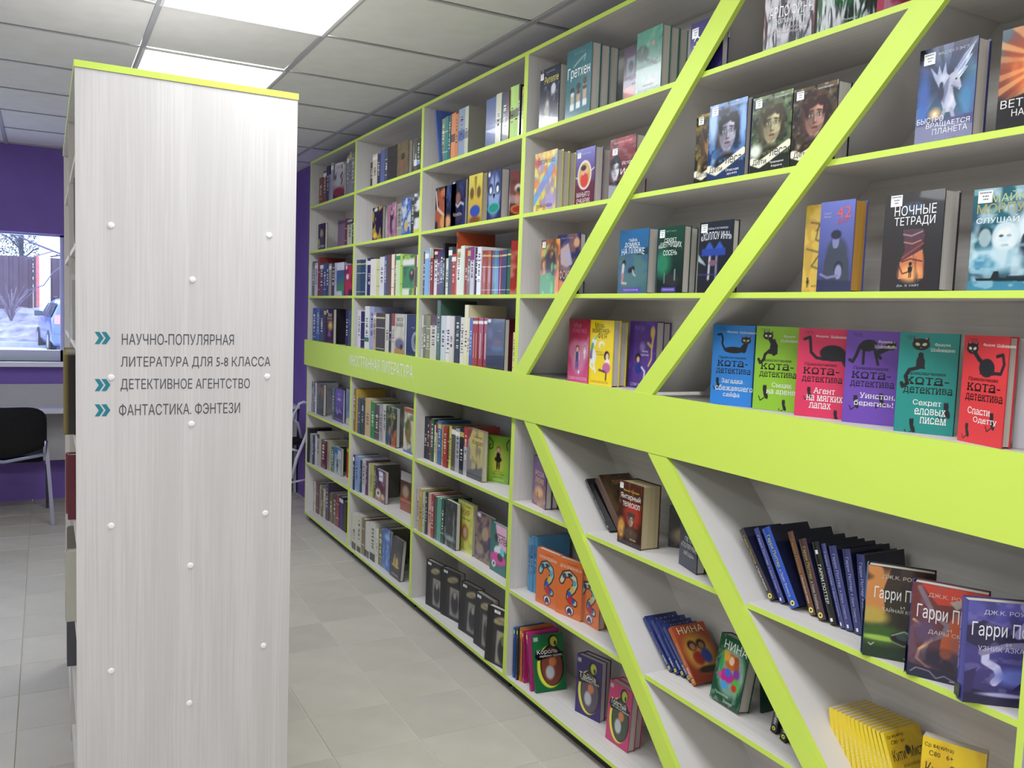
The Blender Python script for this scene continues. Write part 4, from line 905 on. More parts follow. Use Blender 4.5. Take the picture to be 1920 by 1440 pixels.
A_('summer', [('bg', 'd8d060'), ('n', 4, 5, .5, 'e0dc90', 3, .8), ('p', [(.0, .3), (.0, .1), (1, .7), (1, .98)], '78a8d8'), ('n', 6, 7, .58, '9888c0', 9, .8), ('n', 6, 6, .66, 'e08048', 5, .8), ('e', .12, .85, .15, .1, 'c05c5c', .6), ('e', .75, .15, .2, .15, 'b0a0d0', .6), ('l', [(0, 1), (.1, .9), (.2, 1), (.3, .9), (.4, 1), (.5, .9), (.6, 1), (.7, .9), (.8, 1)], .02, 'e8c040')], ('t', 'ГРЕГОРИ ХЬЮЗ', .15, .80, .9, .87, '1c1c28', .03), ('t', 'ЛУНА С НЕБА', .12, .06, .85, .12, '1c1c28', .04))
A_('pan', [('g', '5c2034', '5a5cb4'), ('p', [(0, 0), (1, 0), (1, .4), (0, .34)], '642438'), ('e', .48, .52, .36, .26, 'e8e0dc', .06), ('e', .48, .52, .31, .225, 'c8a858', .06), ('e', .48, .44, .2, .14, 'd03c34', .25), ('e', .4, .58, .1, .06, 'e0a888', .2), ('e', .58, .6, .1, .06, 'e0a888', .2), ('e', .42, .65, .14, .05, '241818', .3), ('l', [(.84, .58), (.99, .62)], .015, 'e8e0dc'), ('l', [(0, .5), (.12, .48)], .015, 'e8e0dc')], ('s', .08, .84, .26, .94), ('t', 'Виктория Ледерман', .3, .88, .8, .92, 'b8bce0'), ('t', 'МАНЬЯТО', .1, .13, .8, .22, 'e8d8d4', .03), ('t', 'ОЧКАРИК', .1, .02, .82, .11, 'e8d8d4', .03))
A_('redbw', [('g', '40202c', '84242c'), ('r', 0, .86, 1, 1, '9c3038'), ('n', 5, 3, .58, '342028', 3, .6), ('face', .24, .5, .2, 'd8d8dc', '202028'), ('n', 5, 12, .6, 'c8c8cc', 12, .25), ('p', [(0, 0), (.5, 0), (.4, .2), (0, .25)], '9c9ca4')], ('s', .1, .73, .3, .84), ('t', 'Кристина Джонс', .15, .9, .85, .95, 'e0b8b4'), ('t', 'История', .5, .52, 1.05, .6, 'e8e0e4', .02), ('t', 'Иры', .45, .36, 1.0, .48, 'e8e0e4', .02))
A_('jungle', [('bg', 'd8803c'), ('n', 5, 5, .55, 'e8a048', 3, .8), ('e', .55, .55, .3, .3, '2c2018', .5), ('e', .55, .72, .08, .08, '7c4828', .4), ('n', 3, 4, .6, '241c18', 9, .6), ('p', [(0, 0), (.8, 0), (.8, .3), (.5, .4), (0, .35)], '3c8c34'), ('n', 5, 6, .7, '8cd070', 5, .7)], ('s', .06, .86, .24, .97))
A_('boat', [('bg', '2c2c58'), ('n', 6, 7, .64, '585c90', 3, .6), ('p', [(.15, .75), (.5, .85), (.7, .5), (.45, .45), (.2, .5)], '98a8d8'), ('n', 4, 4, .6, 'd89050', 6, .4), ('e', .85, .85, .12, .08, 'c89870', .4), ('p', [(0, 0), (.6, 0), (.4, .2), (0, .28)], 'd87c54')], ('t', 'ФОКУС', .15, .25, .8, .4, 'd8a878', .01), ('t', 'Маша Рупасова', .2, .92, .7, .95, '8c90c0'))
A_('beach', [('g', '36566c', '2c6aa0'), ('r', 0, 0, 1, .6, '44686c'), ('e', .5, .35, .6, .26, '50767a', .6), ('n', 3, 5, .6, '34588c', 4, .4), ('p', [(.6, .6), (1, .72), (1, .6)], '24424c'), ('e', .2, .48, .06, .05, '1c1c24', .2), ('l', [(.18, .45), (.16, .3)], .04, 'c8c4c4'), ('l', [(.17, .3), (.15, .2)], .04, 'b07c80'), ('l', [(.15, .17), (.3, .16)], .02, 'd0b8b0'), ('l', [(.4, .36), (.52, .39)], .05, '20222c'), ('l', [(.5, .37), (.54, .3), (.6, .28)], .015, 'd0c8c4'), ('r', .15, .02, .8, .09, '5c48a8')], ('t', 'ТАЙНА', .33, .81, .62, .87, 'e0e8ec', .02), ('t', 'ДОМИКА', .2, .72, .72, .8, 'e0e8ec', .03), ('t', 'НА ПЛЯЖЕ', .1, .6, .88, .7, 'e0e8ec', .02, .3), ('t', 'ПРИКЛЮЧЕНИЕ', .22, .04, .72, .07, 'c0b8e8'))
A_('pines', [('g', '141c1e', '1c4a3c'), ('e', .2, .45, .3, .2, '2c7c5c', .9), ('e', .6, .2, .3, .1, '303034', .6), ('l', [(.3, .3), (.3, .16)], .02, '6c8c80'), ('l', [(.7, .35), (.7, .2)], .02, '88a094'), ('r', .2, .02, .75, .09, '5c48a8')], ('s', .05, .84, .25, .96), ('t', 'КЕЙТ РАНКС', .3, .92, .7, .95, '80a090'), ('t', 'СЕКРЕТ', .25, .76, .72, .83, 'e4ece4', .02), ('t', '«ШЕПЧУЩИХ', .02, .66, .92, .76, 'e4ece4', .025, .2), ('t', 'СОСЕН»', .22, .57, .76, .65, 'e4ece4', .025), ('t', 'ПРИКЛЮЧЕНИЕ', .26, .04, .7, .07, 'c0b8e8'))
A_('inn', [('g', '20202c', '262c38'), ('r', .1, .52, .8, .62, '30489c'), ('p', [(.2, .62), (.45, .62), (.32, .72)], '3858b0'), ('p', [(.5, .62), (.75, .62), (.62, .72)], '3858b0'), ('p', [(0, .45), (0, .55), (.25, .38)], 'a0b4b8'), ('l', [(.35, .5), (.33, .2)], .03, 'b8b8c8'), ('l', [(.55, .5), (.55, .2)], .03, '7c7ca0'), ('e', .45, .42, .12, .04, '7c5c6c', .3), ('r', 0, .25, .6, .27, '3c3c6c')], ('s', .05, .85, .24, .97), ('t', 'ТАЙНЫ ГОСТИНИЦЫ', .25, .88, .85, .92, 'c8d0d8'), ('t', '«ХОЛЛОУ ИНН»', .06, .73, .96, .84, 'e4e8f0', .03, .15))
A_('pinkheart', [('g', 'd04c84', '9c2444'), ('e', .35, .5, .32, .17, 'd078a0', .5), ('e', .7, .5, .28, .17, 'd078a0', .5), ('e', .52, .35, .3, .22, 'd078a0', .5), ('fig', .45, .2, .4, '3c3478', 'e8c0b0', '2c1c1c'), ('fig', .8, .38, .22, 'e8d8d8', 'e8c0b0', '2c1c1c'), ('e', .55, .17, .04, .03, 'f0e8f0', .3)], ('t', 'Моя', .25, .86, .6, .94, 'e070a0', .02), ('t', 'мамочка', .2, .78, .85, .85, 'd86898', .01), ('t', 'СОФИ КИНСЕЛЛА', .08, .04, .95, .09, 'f0c8dc', .02))
A_('unicorn', [('bg', 'f0d428'), ('e', .18, .44, .12, .12, 'e8ecf0', .2), ('e', .2, .66, .1, .06, 'e8f0e8', .2), ('l', [(.15, .62), (.1, .5), (.1, .42)], .05, '60a090'), ('l', [(.1, .5), (.08, .42)], .04, '8458b0'), ('l', [(.1, .36), (.06, .3), (.2, .24)], .03, 'eceff0'), ('l', [(.26, .4), (.22, .3), (.3, .2)], .03, 'eceff0'), ('l', [(.22, .7), (.3, .74)], .015, '50a890'), ('e', .52, .62, .13, .06, 'f0e8d0', .2), ('e', .54, .6, .08, .04, 'f0d428', .2), ('e', .75, .46, .11, .075, '2c2024', .15), ('e', .77, .45, .065, .05, 'f0c8b0', .2), ('e', .78, .36, .1, .06, 'f4ece8', .2), ('e', .75, .28, .16, .08, 'c86ca8', .2), ('l', [(.7, .22), (.45, .24)], .025, '3c3040'), ('l', [(.75, .2), (.74, .1)], .025, '3c3040')],
   ('t', 'Моя-', .22, .87, .62, .96, '3c3420', .025), ('t', 'мамочка-', .12, .8, .85, .87, '3c3420', .015), ('t', 'ФЕЯ', .35, .72, .72, .8, '3c3420', .025), ('t', 'Единорог', .28, .5, .62, .53, 'b08c48'), ('t', 'по имени', .34, .46, .62, .49, 'b08c48'), ('t', 'СОФИ КИНСЕЛЛА', .12, .03, .85, .075, 'b89c28', .015))
A_('purplefairy', [('bg', '5c3c98'), ('n', 7, 9, .7, '7058b0', 3, .6), ('e', .5, .62, .1, .07, '9484cc', .9), ('e', .35, .45, .1, .07, '2c1c24', .2), ('e', .36, .43, .06, .045, 'ecc8b0', .2), ('e', .38, .3, .15, .08, '2c3c9c', .2), ('l', [(.5, .32), (.62, .26), (.6, .15)], .025, 'e8e0f0'), ('l', [(.9, .85), (.85, .62), (.7, .68)], .035, 'e0c478'), ('l', [(.85, .62), (.85, .45), (.75, .35)], .025, 'e0c478'), ('e', .86, .84, .08, .09, 'e0c070', .4)], ('t', 'Моя', .2, .86, .55, .94, '8470c0', .01), ('t', 'Фиалка', .5, .54, .72, .58, 'e8e0f4'), ('t', 'чудесная', .45, .48, .75, .52, 'e8e0f4'), ('t', 'СОФИ КИНСЕЛЛА', .1, .03, .9, .08, 'd0c4e8'))
def forest(n, sk, ha, bgc, nc, eye, ti, extra=()):
    A_(n, [('bg', bgc), ('n', 6, 9, .5, nc, 4, .95), ('n', 11, 15, .66, 'dfe6e0', 6, .6), ('e', .5, .6, .42, .3, bgc, .9), ('face', .52, .62, .29, sk, ha, eye), ('n', 5, 9, .6, bgc, 9, .25), ('p', [(0, 0), (1, 0), (1, .22), (.5, .2), (0, .12)], bgc), ('n', 6, 12, .74, nc, 3, .5),
        ('l', [(.05, .17), (.25, .12), (.5, .19), (.75, .27), (.95, .33)], .068, 'e8e4cc')]+list(extra), ('s', .07, .86, .24, .97), ('t', 'Катя Брандис', .56, .93, .9, .96, 'e0e4e8', .02), ('p0',))
    PR[n] = [p for p in PR[n] if p[0] != 'p0']+[('t', 'Дети', .07, .105, .42, .19, '22262a', .02), ('t', 'леса', .5, .2, .92, .29, '22262a', .02), ('t', ti[0], .52, .1, .86, .135, 'e8e8e8', .02), ('t', ti[1], .56, .05, .82, .085, 'e8e8e8', .02)]
forest('wood1', 'c89858', '2c1c10', '1c1610', 'b89838', '5c3c10', ('Первая', 'охота'))
forest('wood2', 'a8a4b4', '15151c', '16305c', '6c9cd8', '6c7c80', ('Опасная', 'дружба'), [('e', .12, .75, .12, .25, 'a8c8f0', .9), ('e', .92, .7, .08, .25, '8cb4ec', .9)])
forest('wood3', 'b8ac84', '38301c', '182018', '78905c', '6c8038', ('Превращение', 'Карага'), [('e', .12, .3, .16, .09, 'dfe4d8', .8)])
forest('wood4', 'b08474', '301414', '141212', '6c5434', '6c4c3c', ('Тайна', 'Холли'))
A_('arlo', [('g', 'a8452a', '181a22'), ('n', 4, 3, .5, '2c2020', 3, .8), ('r', .04, .05, .96, 1, '1a1c26'), ('n', 4, 4, .62, '6c4454', 6, .4)], ('t', 'ДЖОН ОГАСТ', .4, .585, .8, .61, 'c8c8cc'), ('t', 'АРЛО ФИНЧ', .1, .41, .95, .55, 'f0f0f4', .03, 0, 1), ('t', 'ДОЛИНА ОГНЯ', .2, .32, .9, .39, 'e0e0e4', .015), ('t', 'ВЕСЬ МИР ЛЕТЕЛ', .2, .25, .85, .28, 'c8b0b8'), ('t', 'ПО СВОИМ ПРАВИЛАМ', .12, .2, .85, .23, 'c8b0b8'))
A_('arlo2', [('g', '141e1a', '1c4430'), ('e', .55, .5, .4, .2, '2c7c4c', .9), ('n', 3, 3, .62, '3c8050', 4, .5)], ('t', 'ВЕСЬ МИР СИЯЛ', .3, .48, .95, .53, 'c8dccc', .01, 0, 1), ('t', 'ПО СЫНАМ НАШИМ', .22, .41, .98, .46, 'c8dccc', .01, 0, 1), ('t', 'Роман', .45, .1, .7, .13, 'a8c0b0'))
A_('arlo3', [('g', 'a03050', '702038'), ('n', 3, 3, .5, 'd8b0c0', 4, .7)])
A_('pegas', [('g', '2c2c64', '12162c'), ('e', .5, .5, .5, .3, '1c5068', .8), ('e', .85, .6, .2, .2, '50809c', .8), ('rays', .5, .62, '7c94b4', 40, 3), ('e', .5, .62, .36, .18, '142434', .9), ('e', .12, .45, .1, .3, '2c60b0', .9), ('e', .88, .4, .12, .2, '3c7ca8', .9),
   ('p', [(.42, .52), (.3, .66), (.2, .8), (.34, .7), (.36, .8), (.42, .7), (.47, .82), (.5, .7), (.56, .66)], 'c4d0e0'), ('p', [(.5, .56), (.62, .7), (.8, .86), (.97, .97), (.86, .82), (.92, .84), (.8, .72), (.85, .72), (.7, .6), (.6, .52)], 'd8e2ee'), ('l', [(.62, .68), (.95, .95)], .012, '8c9cb8'), ('l', [(.6, .62), (.88, .82)], .01, '8c9cb8'), ('l', [(.58, .57), (.82, .71)], .01, '8c9cb8'),
   ('p', [(.5, .62), (.56, .68), (.62, .7), (.64, .74), (.67, .69), (.74, .6), (.77, .53), (.73, .5), (.68, .53), (.62, .56), (.64, .46), (.7, .36), (.66, .3), (.5, .3), (.44, .4), (.44, .52)], 'b8bcca'), ('p', [(.5, .62), (.56, .66), (.54, .52), (.48, .4), (.42, .44), (.44, .54)], '7c8498'), ('e', .67, .62, .018, .01, '1c1c28', .3), ('l', [(.6, .56), (.72, .52)], .01, '6c7084'), ('e', .58, .42, .07, .07, 'd4d8e4', .6), ('l', [(.5, .32), (.46, .24)], .03, '9ca0b4'), ('l', [(.62, .32), (.66, .24)], .03, '9ca0b4'),
   ('e', .42, .58, .035, .04, '181c24', .3), ('e', .43, .5, .045, .07, '20242c', .3), ('e', .34, .3, .1, .06, 'd8a878', .9), ('e', .34, .3, .03, .02, 'fff0c8', .8), ('p', [(0, 0), (1, 0), (1, .25), (0, .22)], '30346c'), ('n', 4, 4, .62, '4c4c88', 6, .3)],
   ('s', .08, .83, .28, .95), ('t', 'МАДЛЕН Л ЭНГЛ', .34, .9, .85, .935, 'b8c0cc'), ('t', 'БЫСТРО', .03, .215, .5, .275, 'e4e6ee', .0), ('t', 'ВРАЩАЕТСЯ', .2, .15, .95, .21, 'e4e6ee', .0), ('t', 'ПЛАНЕТА', .32, .085, .92, .145, 'e4e6ee', .0), ('t', 'ВПЕРВЫЕ НА РУССКОМ ЯЗЫКЕ', .4, .02, .9, .04, 'a8acc0'))
A_('burst', [('g', '1e1e22', '5c6a74'), ('e', .7, .6, .65, .36, 'c8683c', .5), ('n', 4, 5, .55, '8c3c2c', 3, .6), ('rays', .72, .62, 'f0b070', 50, 5), ('e', .72, .62, .3, .2, 'f8b050', .9), ('e', .74, .62, .14, .1, 'fff0b0', .8), ('e', .8, .6, .05, .08, '30343c', .3), ('p', [(0, 0), (1, 0), (1, .3), (.5, .36), (0, .28)], '232327')], ('t', 'ВЕТЕР', .05, .22, .6, .3, 'dcd8d4', .01), ('t', 'НА ПОРОГЕ', .22, .13, 1.0, .2, 'dcd8d4', .01))
A_('yelmap', [('bg', 'd0b04c'), ('n', 5, 9, .5, 'b8943c', 3, .8), ('l', [(.2, .8), (.5, .78), (.4, .6), (.8, .55)], .02, '4c4430'), ('l', [(.1, .5), (.6, .45), (.3, .3), (.7, .25)], .02, '4c4430'), ('l', [(.6, .95), (.7, .85), (.4, .7)], .02, '5c5034'), ('fig', .2, .06, .12, '1c1c1c', '1c1c1c', '1c1c1c')], ('t', 'КОМПАС', .35, .06, .9, .085, '4c4020'))
A_('fortytwo', [('g', '363c68', '6a74c0'), ('e', .55, .4, .32, .2, '3a4258', .3), ('e', .5, .56, .1, .09, '7c80a8', .3), ('e', .5, .63, .15, .05, '22243c', .3), ('p', [(.15, 0), (.95, 0), (.9, .35), (.7, .48), (.35, .48), (.2, .35)], '394050'), ('e', .62, .26, .13, .08, '262840', .3), ('e', .62, .22, .1, .08, '8c8cb0', .3), ('p', [(0, 0), (1, 0), (1, .12), (0, .14)], '2c3050'), ('l', [(.1, .2), (.3, .16), (.6, .18)], .03, '7478a4')], ('t', '42', .48, .81, .9, .93, 'd85c58', .0), ('t', 'дня', .52, .74, .8, .8, 'b85068', .0), ('t', 'Силен', .1, .86, .32, .885, 'b0b4dc'), ('t', 'Эдгар', .1, .82, .32, .845, 'b0b4dc'))
A_('nightbook', [('bg', '262628'), ('e', .5, .84, .16, .06, '3c5068', .6), ('p', [(.35, .63), (.68, .63), (.72, .55), (.66, .42), (.72, .3), (.74, .13), (.3, .13), (.3, .25), (.4, .42)], '54323c'), ('p', [(.33, .3), (.7, .42), (.74, .3), (.74, .13), (.32, .13)], 'c87850'), ('e', .52, .18, .18, .08, 'f0a868', .8), ('n', 16, 3, .64, '302024', 4, .5), ('l', [(.36, .58), (.5, .56), (.68, .6)], .01, '8c8c98'), ('l', [(.38, .5), (.52, .48), (.66, .51)], .01, 'a87c70'), ('l', [(.36, .34), (.55, .42), (.7, .48)], .014, '8c4440'), ('l', [(.36, .3), (.5, .33), (.7, .3)], .01, '54282c'), ('l', [(.32, .26), (.38, .18), (.5, .2)], .01, '54282c'), ('fig', .51, .135, .17, '141012', '141012', '141012')],
   ('s', .1, .87, .3, .985), ('t', 'НОЧНЫЕ', .18, .77, .88, .87, 'eceef0', .008), ('t', 'ТЕТРАДИ', .19, .655, .87, .755, 'eceef0', .008), ('t', 'Дж. Э. УАЙТ', .3, .045, .68, .075, 'c8ccd0'))
A_('moonsea', [('g', '3c6878', '24606c'), ('n', 3, 3, .5, '2c4c60', 3, .7), ('e', .88, .6, .3, .2, 'dce6ec', .4), ('e', .45, .52, .17, .15, 'c8d8dc', .2), ('e', .45, .5, .12, .115, 'e0e4e0', .2), ('e', .4, .53, .03, .012, '2c4450', .3), ('e', .5, .53, .03, .012, '2c4450', .3), ('e', .45, .44, .05, .012, '6c8088', .3), ('e', .18, .57, .1, .05, '203840', .2), ('e', .19, .52, .08, .09, '98b0b4', .2), ('p', [(.62, .35), (.65, .5), (.72, .6), (.8, .68), (.83, .6), (.95, .5), (.97, .42), (.85, .46), (.75, .32)], '203444'), ('e', .3, .3, .4, .12, '9cc0cc', .6), ('e', .2, .26, .14, .09, '4c8ca8', .4), ('n', 5, 5, .6, 'd0e0e4', 6, .6), ('p', [(0, 0), (1, 0), (1, .13), (0, .1)], '3c8098'), ('n', 7, 16, .62, 'b8d8e0', 9, .5), ('p', [(.12, .1), (.85, .09), (.9, .13), (.1, .125)], '102028'), ('p', [(.3, .12), (.42, .12), (.4, .19), (.34, .19)], '102028'), ('r', .5, .12, .8, .145, '182c38')],
   ('s', .06, .86, .25, .98), ('t', 'МАЙКЛ', .24, .86, .78, .96, 'b8c48c', .04), ('t', 'МОРПУРГО', .06, .755, 1.0, .85, 'b0a058', .04), ('t', 'СЛУШАЙ ЛУНУ', .06, .66, 1.0, .73, 'e4ecec', .015))
# the cat detective series: six covers with a plain black cat each
def catcover(n, bgc, cat, title, sm, auth, tc='17140f'):
    ops = [('bg', bgc)]
    for o in cat:
        o = list(o); Y = lambda v: .645+(v-.6)*.86
        if o[0] == 'e': o[2] = Y(o[2]); o[4] = o[4]*.9
        else: o[1] = [(a, Y(b)) for a, b in o[1]]
        ops.append(tuple(o))
    for (x, y, s) in sm: ops += [('e', x, y, .035*s, .035*s, '1a1820', .1), ('e', x+.02*s, y-.05*s, .035*s, .045*s, '1a1820', .1, 20), ('l', [(x-.02*s, y+.035*s), (x-.03*s, y+.02*s)], .008, '1a1820'), ('l', [(x+.02*s, y+.035*s), (x+.025*s, y+.02*s)], .008, '1a1820'), ('l', [(x-.0*s, y-.08*s), (x-.07*s, y-.11*s), (x-.1*s, y-.07*s)], .008*s, '1a1820')]
    ax = auth; pr = [('t', 'Фрауке', ax, .87 if ax > .5 else .9, ax+.26, .905 if ax > .5 else .93, WH, .02, 0, 1), ('t', 'Шойнеманн', ax-.06 if ax > .5 else ax+.3, .82 if ax > .5 else .9, ax+.34 if ax > .5 else ax+.7, .855 if ax > .5 else .93, WH, .02, 0, 1)]
    pr += [('t', 'Приключения', .16, .575, .82, .615, tc, .02, 0, 1), ('t', 'кота-', .14, .485, .88, .56, tc, .065, 0, 1), ('t', 'детектива', .12, .385, .95, .46, tc, .035, 0, 1)]
    k = len(title); y = .27
    for i, (s, x0, x1) in enumerate(title): pr.append(('t', s, x0, y-.085*i, x1, y-.085*i+.065, WH, .045, 0, 1))
    for i, yy in enumerate((.965, .945)): pr.append(('t', 'Ср 84(Нем)' if i == 0 else 'Ш 78', .1+.06*i, yy-.012, .3, yy+.005, '3c3c50', .0))
    A_(n, ops, *pr)
def head(x, y, s=1, eye='b8c890'):
    return [('p', [(x-.09*s, y+.07*s), (x-.1*s, y+.0*s), (x-.02*s, y+.03*s)], 'c88490'), ('p', [(x+.09*s, y+.07*s), (x+.02*s, y+.03*s), (x+.1*s, y)], 'c88490'), ('p', [(x-.1*s, y+.075*s), (x-.105*s, y-.01*s), (x-.06*s, y+.03*s)], '1a1820'), ('p', [(x+.1*s, y+.075*s), (x+.06*s, y+.03*s), (x+.105*s, y-.01*s)], '1a1820'),
            ('e', x, y, .115*s, .05*s, '1a1820', .08), ('e', x-.045*s, y, .032*s, .013*s, eye, .2, -18), ('e', x+.045*s, y, .032*s, .013*s, eye, .2, 18), ('e', x, y-.03*s, .01*s, .006*s, 'c88490', .3)]
K_ = '1a1820'
catcover('cat1', '2f86dc', [('l', [(.12, .87), (.2, .88), (.24, .82), (.23, .74), (.3, .66), (.4, .655)], .022, K_), ('e', .52, .655, .24, .045, K_, .1), ('p', [(.6, .64), (.8, .64), (.78, .78), (.7, .72)], K_), ('l', [(.76, .65), (.8, .75)], .05, K_)]+head(.8, .8), [('Загадка', .26, .78), ('сбежавшего', .12, 1.02), ('сейфа', .32, .72)], [(.16, .3, 1)], .34)
catcover('cat2', '8fc232', [('l', [(.42, .64), (.38, .78), (.3, .87)], .05, K_), ('p', [(.3, .63), (.5, .63), (.5, .75), (.42, .85), (.34, .8)], K_), ('l', [(.32, .68), (.22, .62), (.2, .55), (.12, .5), (.08, .55)], .03, K_)]+head(.27, .88, 1.0, 'dfe6b0'), [('Сыщик', .42, .86), ('на арене', .3, .95)], [(.26, .25, 1.3), (.7, .1, 1)], .62)
catcover('cat3', 'd8355e', [('l', [(.13, .87), (.24, .9), (.26, .8), (.28, .7), (.4, .63), (.6, .62)], .03, K_), ('e', .72, .7, .26, .1, K_, .1), ('p', [(.5, .6), (.98, .6), (.98, .7), (.8, .78), (.6, .74)], K_), ('l', [(.9, .68), (1, .56)], .05, K_)], [('Агент', .38, .82), ('на мягких', .24, .98), ('лапах', .3, .75)], [(.28, .3, 1), (.85, .06, 1)], .36)
catcover('cat4', '7049ae', [('l', [(.08, .64), (.14, .62), (.2, .7), (.26, .82), (.36, .87), (.48, .84), (.58, .74), (.66, .68)], .03, K_), ('e', .42, .83, .17, .07, K_, .1, 8), ('l', [(.34, .8), (.34, .6)], .025, K_), ('l', [(.56, .74), (.62, .6)], .025, K_), ('l', [(.58, .74), (.76, .8)], .05, K_)]+head(.84, .83, .9), [('Уинстон,', .32, .98), ('берегись!', .22, .96)], [(.24, .26, 1.1), (.72, .3, 1.1)], .6, '20182c')
catcover('cat5', '218c84', [('l', [(.38, .76), (.38, .64)], .045, K_), ('p', [(.3, .6), (.46, .6), (.45, .7), (.4, .78), (.36, .78), (.31, .7)], K_), ('l', [(.34, .605), (.2, .58), (.14, .5), (.18, .42), (.1, .38), (.08, .42)], .032, K_)]+head(.37, .88, 1.3, 'c8d890'), [('Секрет', .3, .78), ('еловых', .34, .86), ('писем', .44, .88)], [(.86, .28, 1.2), (.3, .1, 1.1)], .6)
catcover('cat6', 'd4353a', [('l', [(.24, .84), (.36, .76), (.5, .7)], .04, K_), ('e', .55, .67, .17, .095, K_, .1), ('p', [(.4, .6), (.72, .6), (.72, .68), (.5, .76)], K_), ('l', [(.7, .62), (.86, .62), (.92, .72), (.88, .82), (.76, .8)], .028, K_)]+head(.2, .87, 1.15, 'dfe0c8'), [('Спасти', .2, .7), ('Одетту', .34, .86)], [(.74, .26, 1.2), (.2, .14, 1)], .44)
# ---- near, lower
A_('alge', [('g', 'b08868', '4c3470'), ('n', 4, 6, .5, '6c4494', 3, .7), ('e', .5, .3, .3, .1, 'e0b078', .7), ('fig', .4, .15, .2, '8c3c2c', 'c89878', '3c2018')], ('t', 'РОЗА', .2, .62, .85, .72, 'e0c078', .03), ('t', 'ЛЮЖЕ', .2, .48, .85, .58, 'e0c078', .03))
A_('amber', [('g', '2c1814', '4a241a'), ('e', .6, .5, .35, .2, 'a83428', .7), ('e', .15, .25, .16, .16, 'c89048', .6), ('e', .15, .2, .08, .08, 'e8b860', .6), ('face', .55, .42, .13, 'c8a088', '5c4438'), ('r', .38, .47, .72, .53, '48403c'), ('e', .55, .2, .3, .1, '54463c', .6), ('n', 7, 9, .68, '8c5434', 7, .5), ('r', 0, 0, 1, .04, '241410')], ('s', .03, .88, .18, .97), ('t', 'Филип Пулман', .2, .84, .85, .885, 'e0b840', .03), ('t', 'Янтарный', .08, .71, .92, .82, 'f0e8e0', .015), ('t', 'телескоп', .18, .61, .9, .69, 'f0e8e0', .015), ('t', 'МОСКВА', .55, .1, .8, .13, 'e0c890'))
A_('polar', [('bg', '1c2038'), ('n', 3, 3, .6, '282e50', 3, .6), ('face', .5, .75, .12, '6c6868', '15151c')], ('t', 'ПЕТЛЯ', .3, .43, .85, .5, 'c8ccc0', .0), ('t', '«ПОЛЯРНЫЕ', .1, .32, .95, .4, 'c8ccc0', .0), ('t', 'ЗВЁЗДЫ»', .25, .2, .85, .28, 'c8ccc0', .0))
A_('darkgirl', [('bg', '18181a'), ('n', 6, 3, .55, '54544c', 3, .6), ('e', .4, .3, .3, .2, '8c7c5c', .7)])
A_('oxford', [('g', '5c3c2c', '4a3a2c'), ('n', 4, 5, .5, '6c543c', 3, .7), ('e', .6, .5, .3, .2, '2c2a26', .5)], ('t', 'ЛИРА', .3, .8, .7, .88, 'c89868', .01))
def orange(n, ti, sd, up):
    A_(n, [('bg', 'd8723c'), ('l', [(.2, .6), (.3, .72), (.5, .76), (.7, .7), (.74, .6), (.66, .5), (.52, .42), (.5, .34), (.62, .3), (.74, .28)], .105, '201a1a'), ('l', [(.2, .6), (.3, .72), (.5, .76), (.7, .7), (.74, .6), (.66, .5), (.52, .42), (.5, .34), (.62, .3), (.74, .28)], .07, ['8cc0c0', 'c8c8b0', 'c8c8b0'][up]),
        ('e', .3, .7, .08, .05, '3c4868', .4), ('e', .52, .74, .1, .03, '40383c', .4), ('e', .7, .62, .07, .05, '58a0b0', .3), ('e', .62, .5, .07, .06, 'd8b040', .3), ('e', .52, .4, .08, .06, '3858b0', .3), ('e', .56, .3, .12, .07, 'b83440', .3), ('e', .68, .3, .06, .04, '3c50a8', .3),
        ('e', .55, .12, .17, .09, '281c28', .06), ('e', .55, .12, .14, .075, 'f0e8e4', .06), ('e', .55, .14, .06, .03, '3c2c60', .2), ('e', .5, .1, .05, .04, '3c2c60', .2), ('e', .6, .1, .05, .04, '5c2c50', .2)], ('t', ti, .12, .83, .95, .89, 'f0ddd0', .02), ('t', 'Тамара Крюкова', .4, .92, .8, .945, '8c4020'))
orange('orange1', 'САЛОН НЕДОБРЫХ', 3, 0); orange('orange2', 'ДЕТИ ШПИОНОВ 2.0', 5, 1); orange('orange3', 'ЛЕТО ШПИОНОВ', 7, 2)
def oval(n, bgc, t1, t2, c2):
    A_(n, [('bg', bgc), ('e', .52, .42, .42, .37, 'e0e048', .04), ('e', .58, .44, .38, .36, '1a161a', .04), ('e', .57, .42, .34, .33, c2, .08), ('n', 6, 8, .6, '3c5c98', 5, .0), ('e', .5, .32, .14, .12, 'b8bcc0', .4), ('e', .6, .5, .12, .08, 'c87850', .4), ('e', .66, .86, .16, .11, '141414', .1), ('e', .68, .85, .12, .09, 'b8c048', .2), ('e', .72, .82, .04, .04, '303018', .3), ('p', [(.05, .6), (.1, .72), (.4, .72), (.95, .66), (.95, .6), (.5, .58), (.15, .54)], '141014'), ('r', .04, .88, .18, .95, 'b0b8b0')],
       ('t', t1, .12, .63, .78, .73, 'f0eee8', .04), ('t', t2, .2, .585, .92, .625, 'f0eee8', .03))
oval('korol', '1f6b3c', 'Король', 'подземных чудовищ', '7c4434'); oval('taina', '34246c', 'Тайна', 'пропавшего снега', '5c5060'); oval('tolst', 'c0346c', 'Толстый', 'на тайном задании', '3c4c3c')
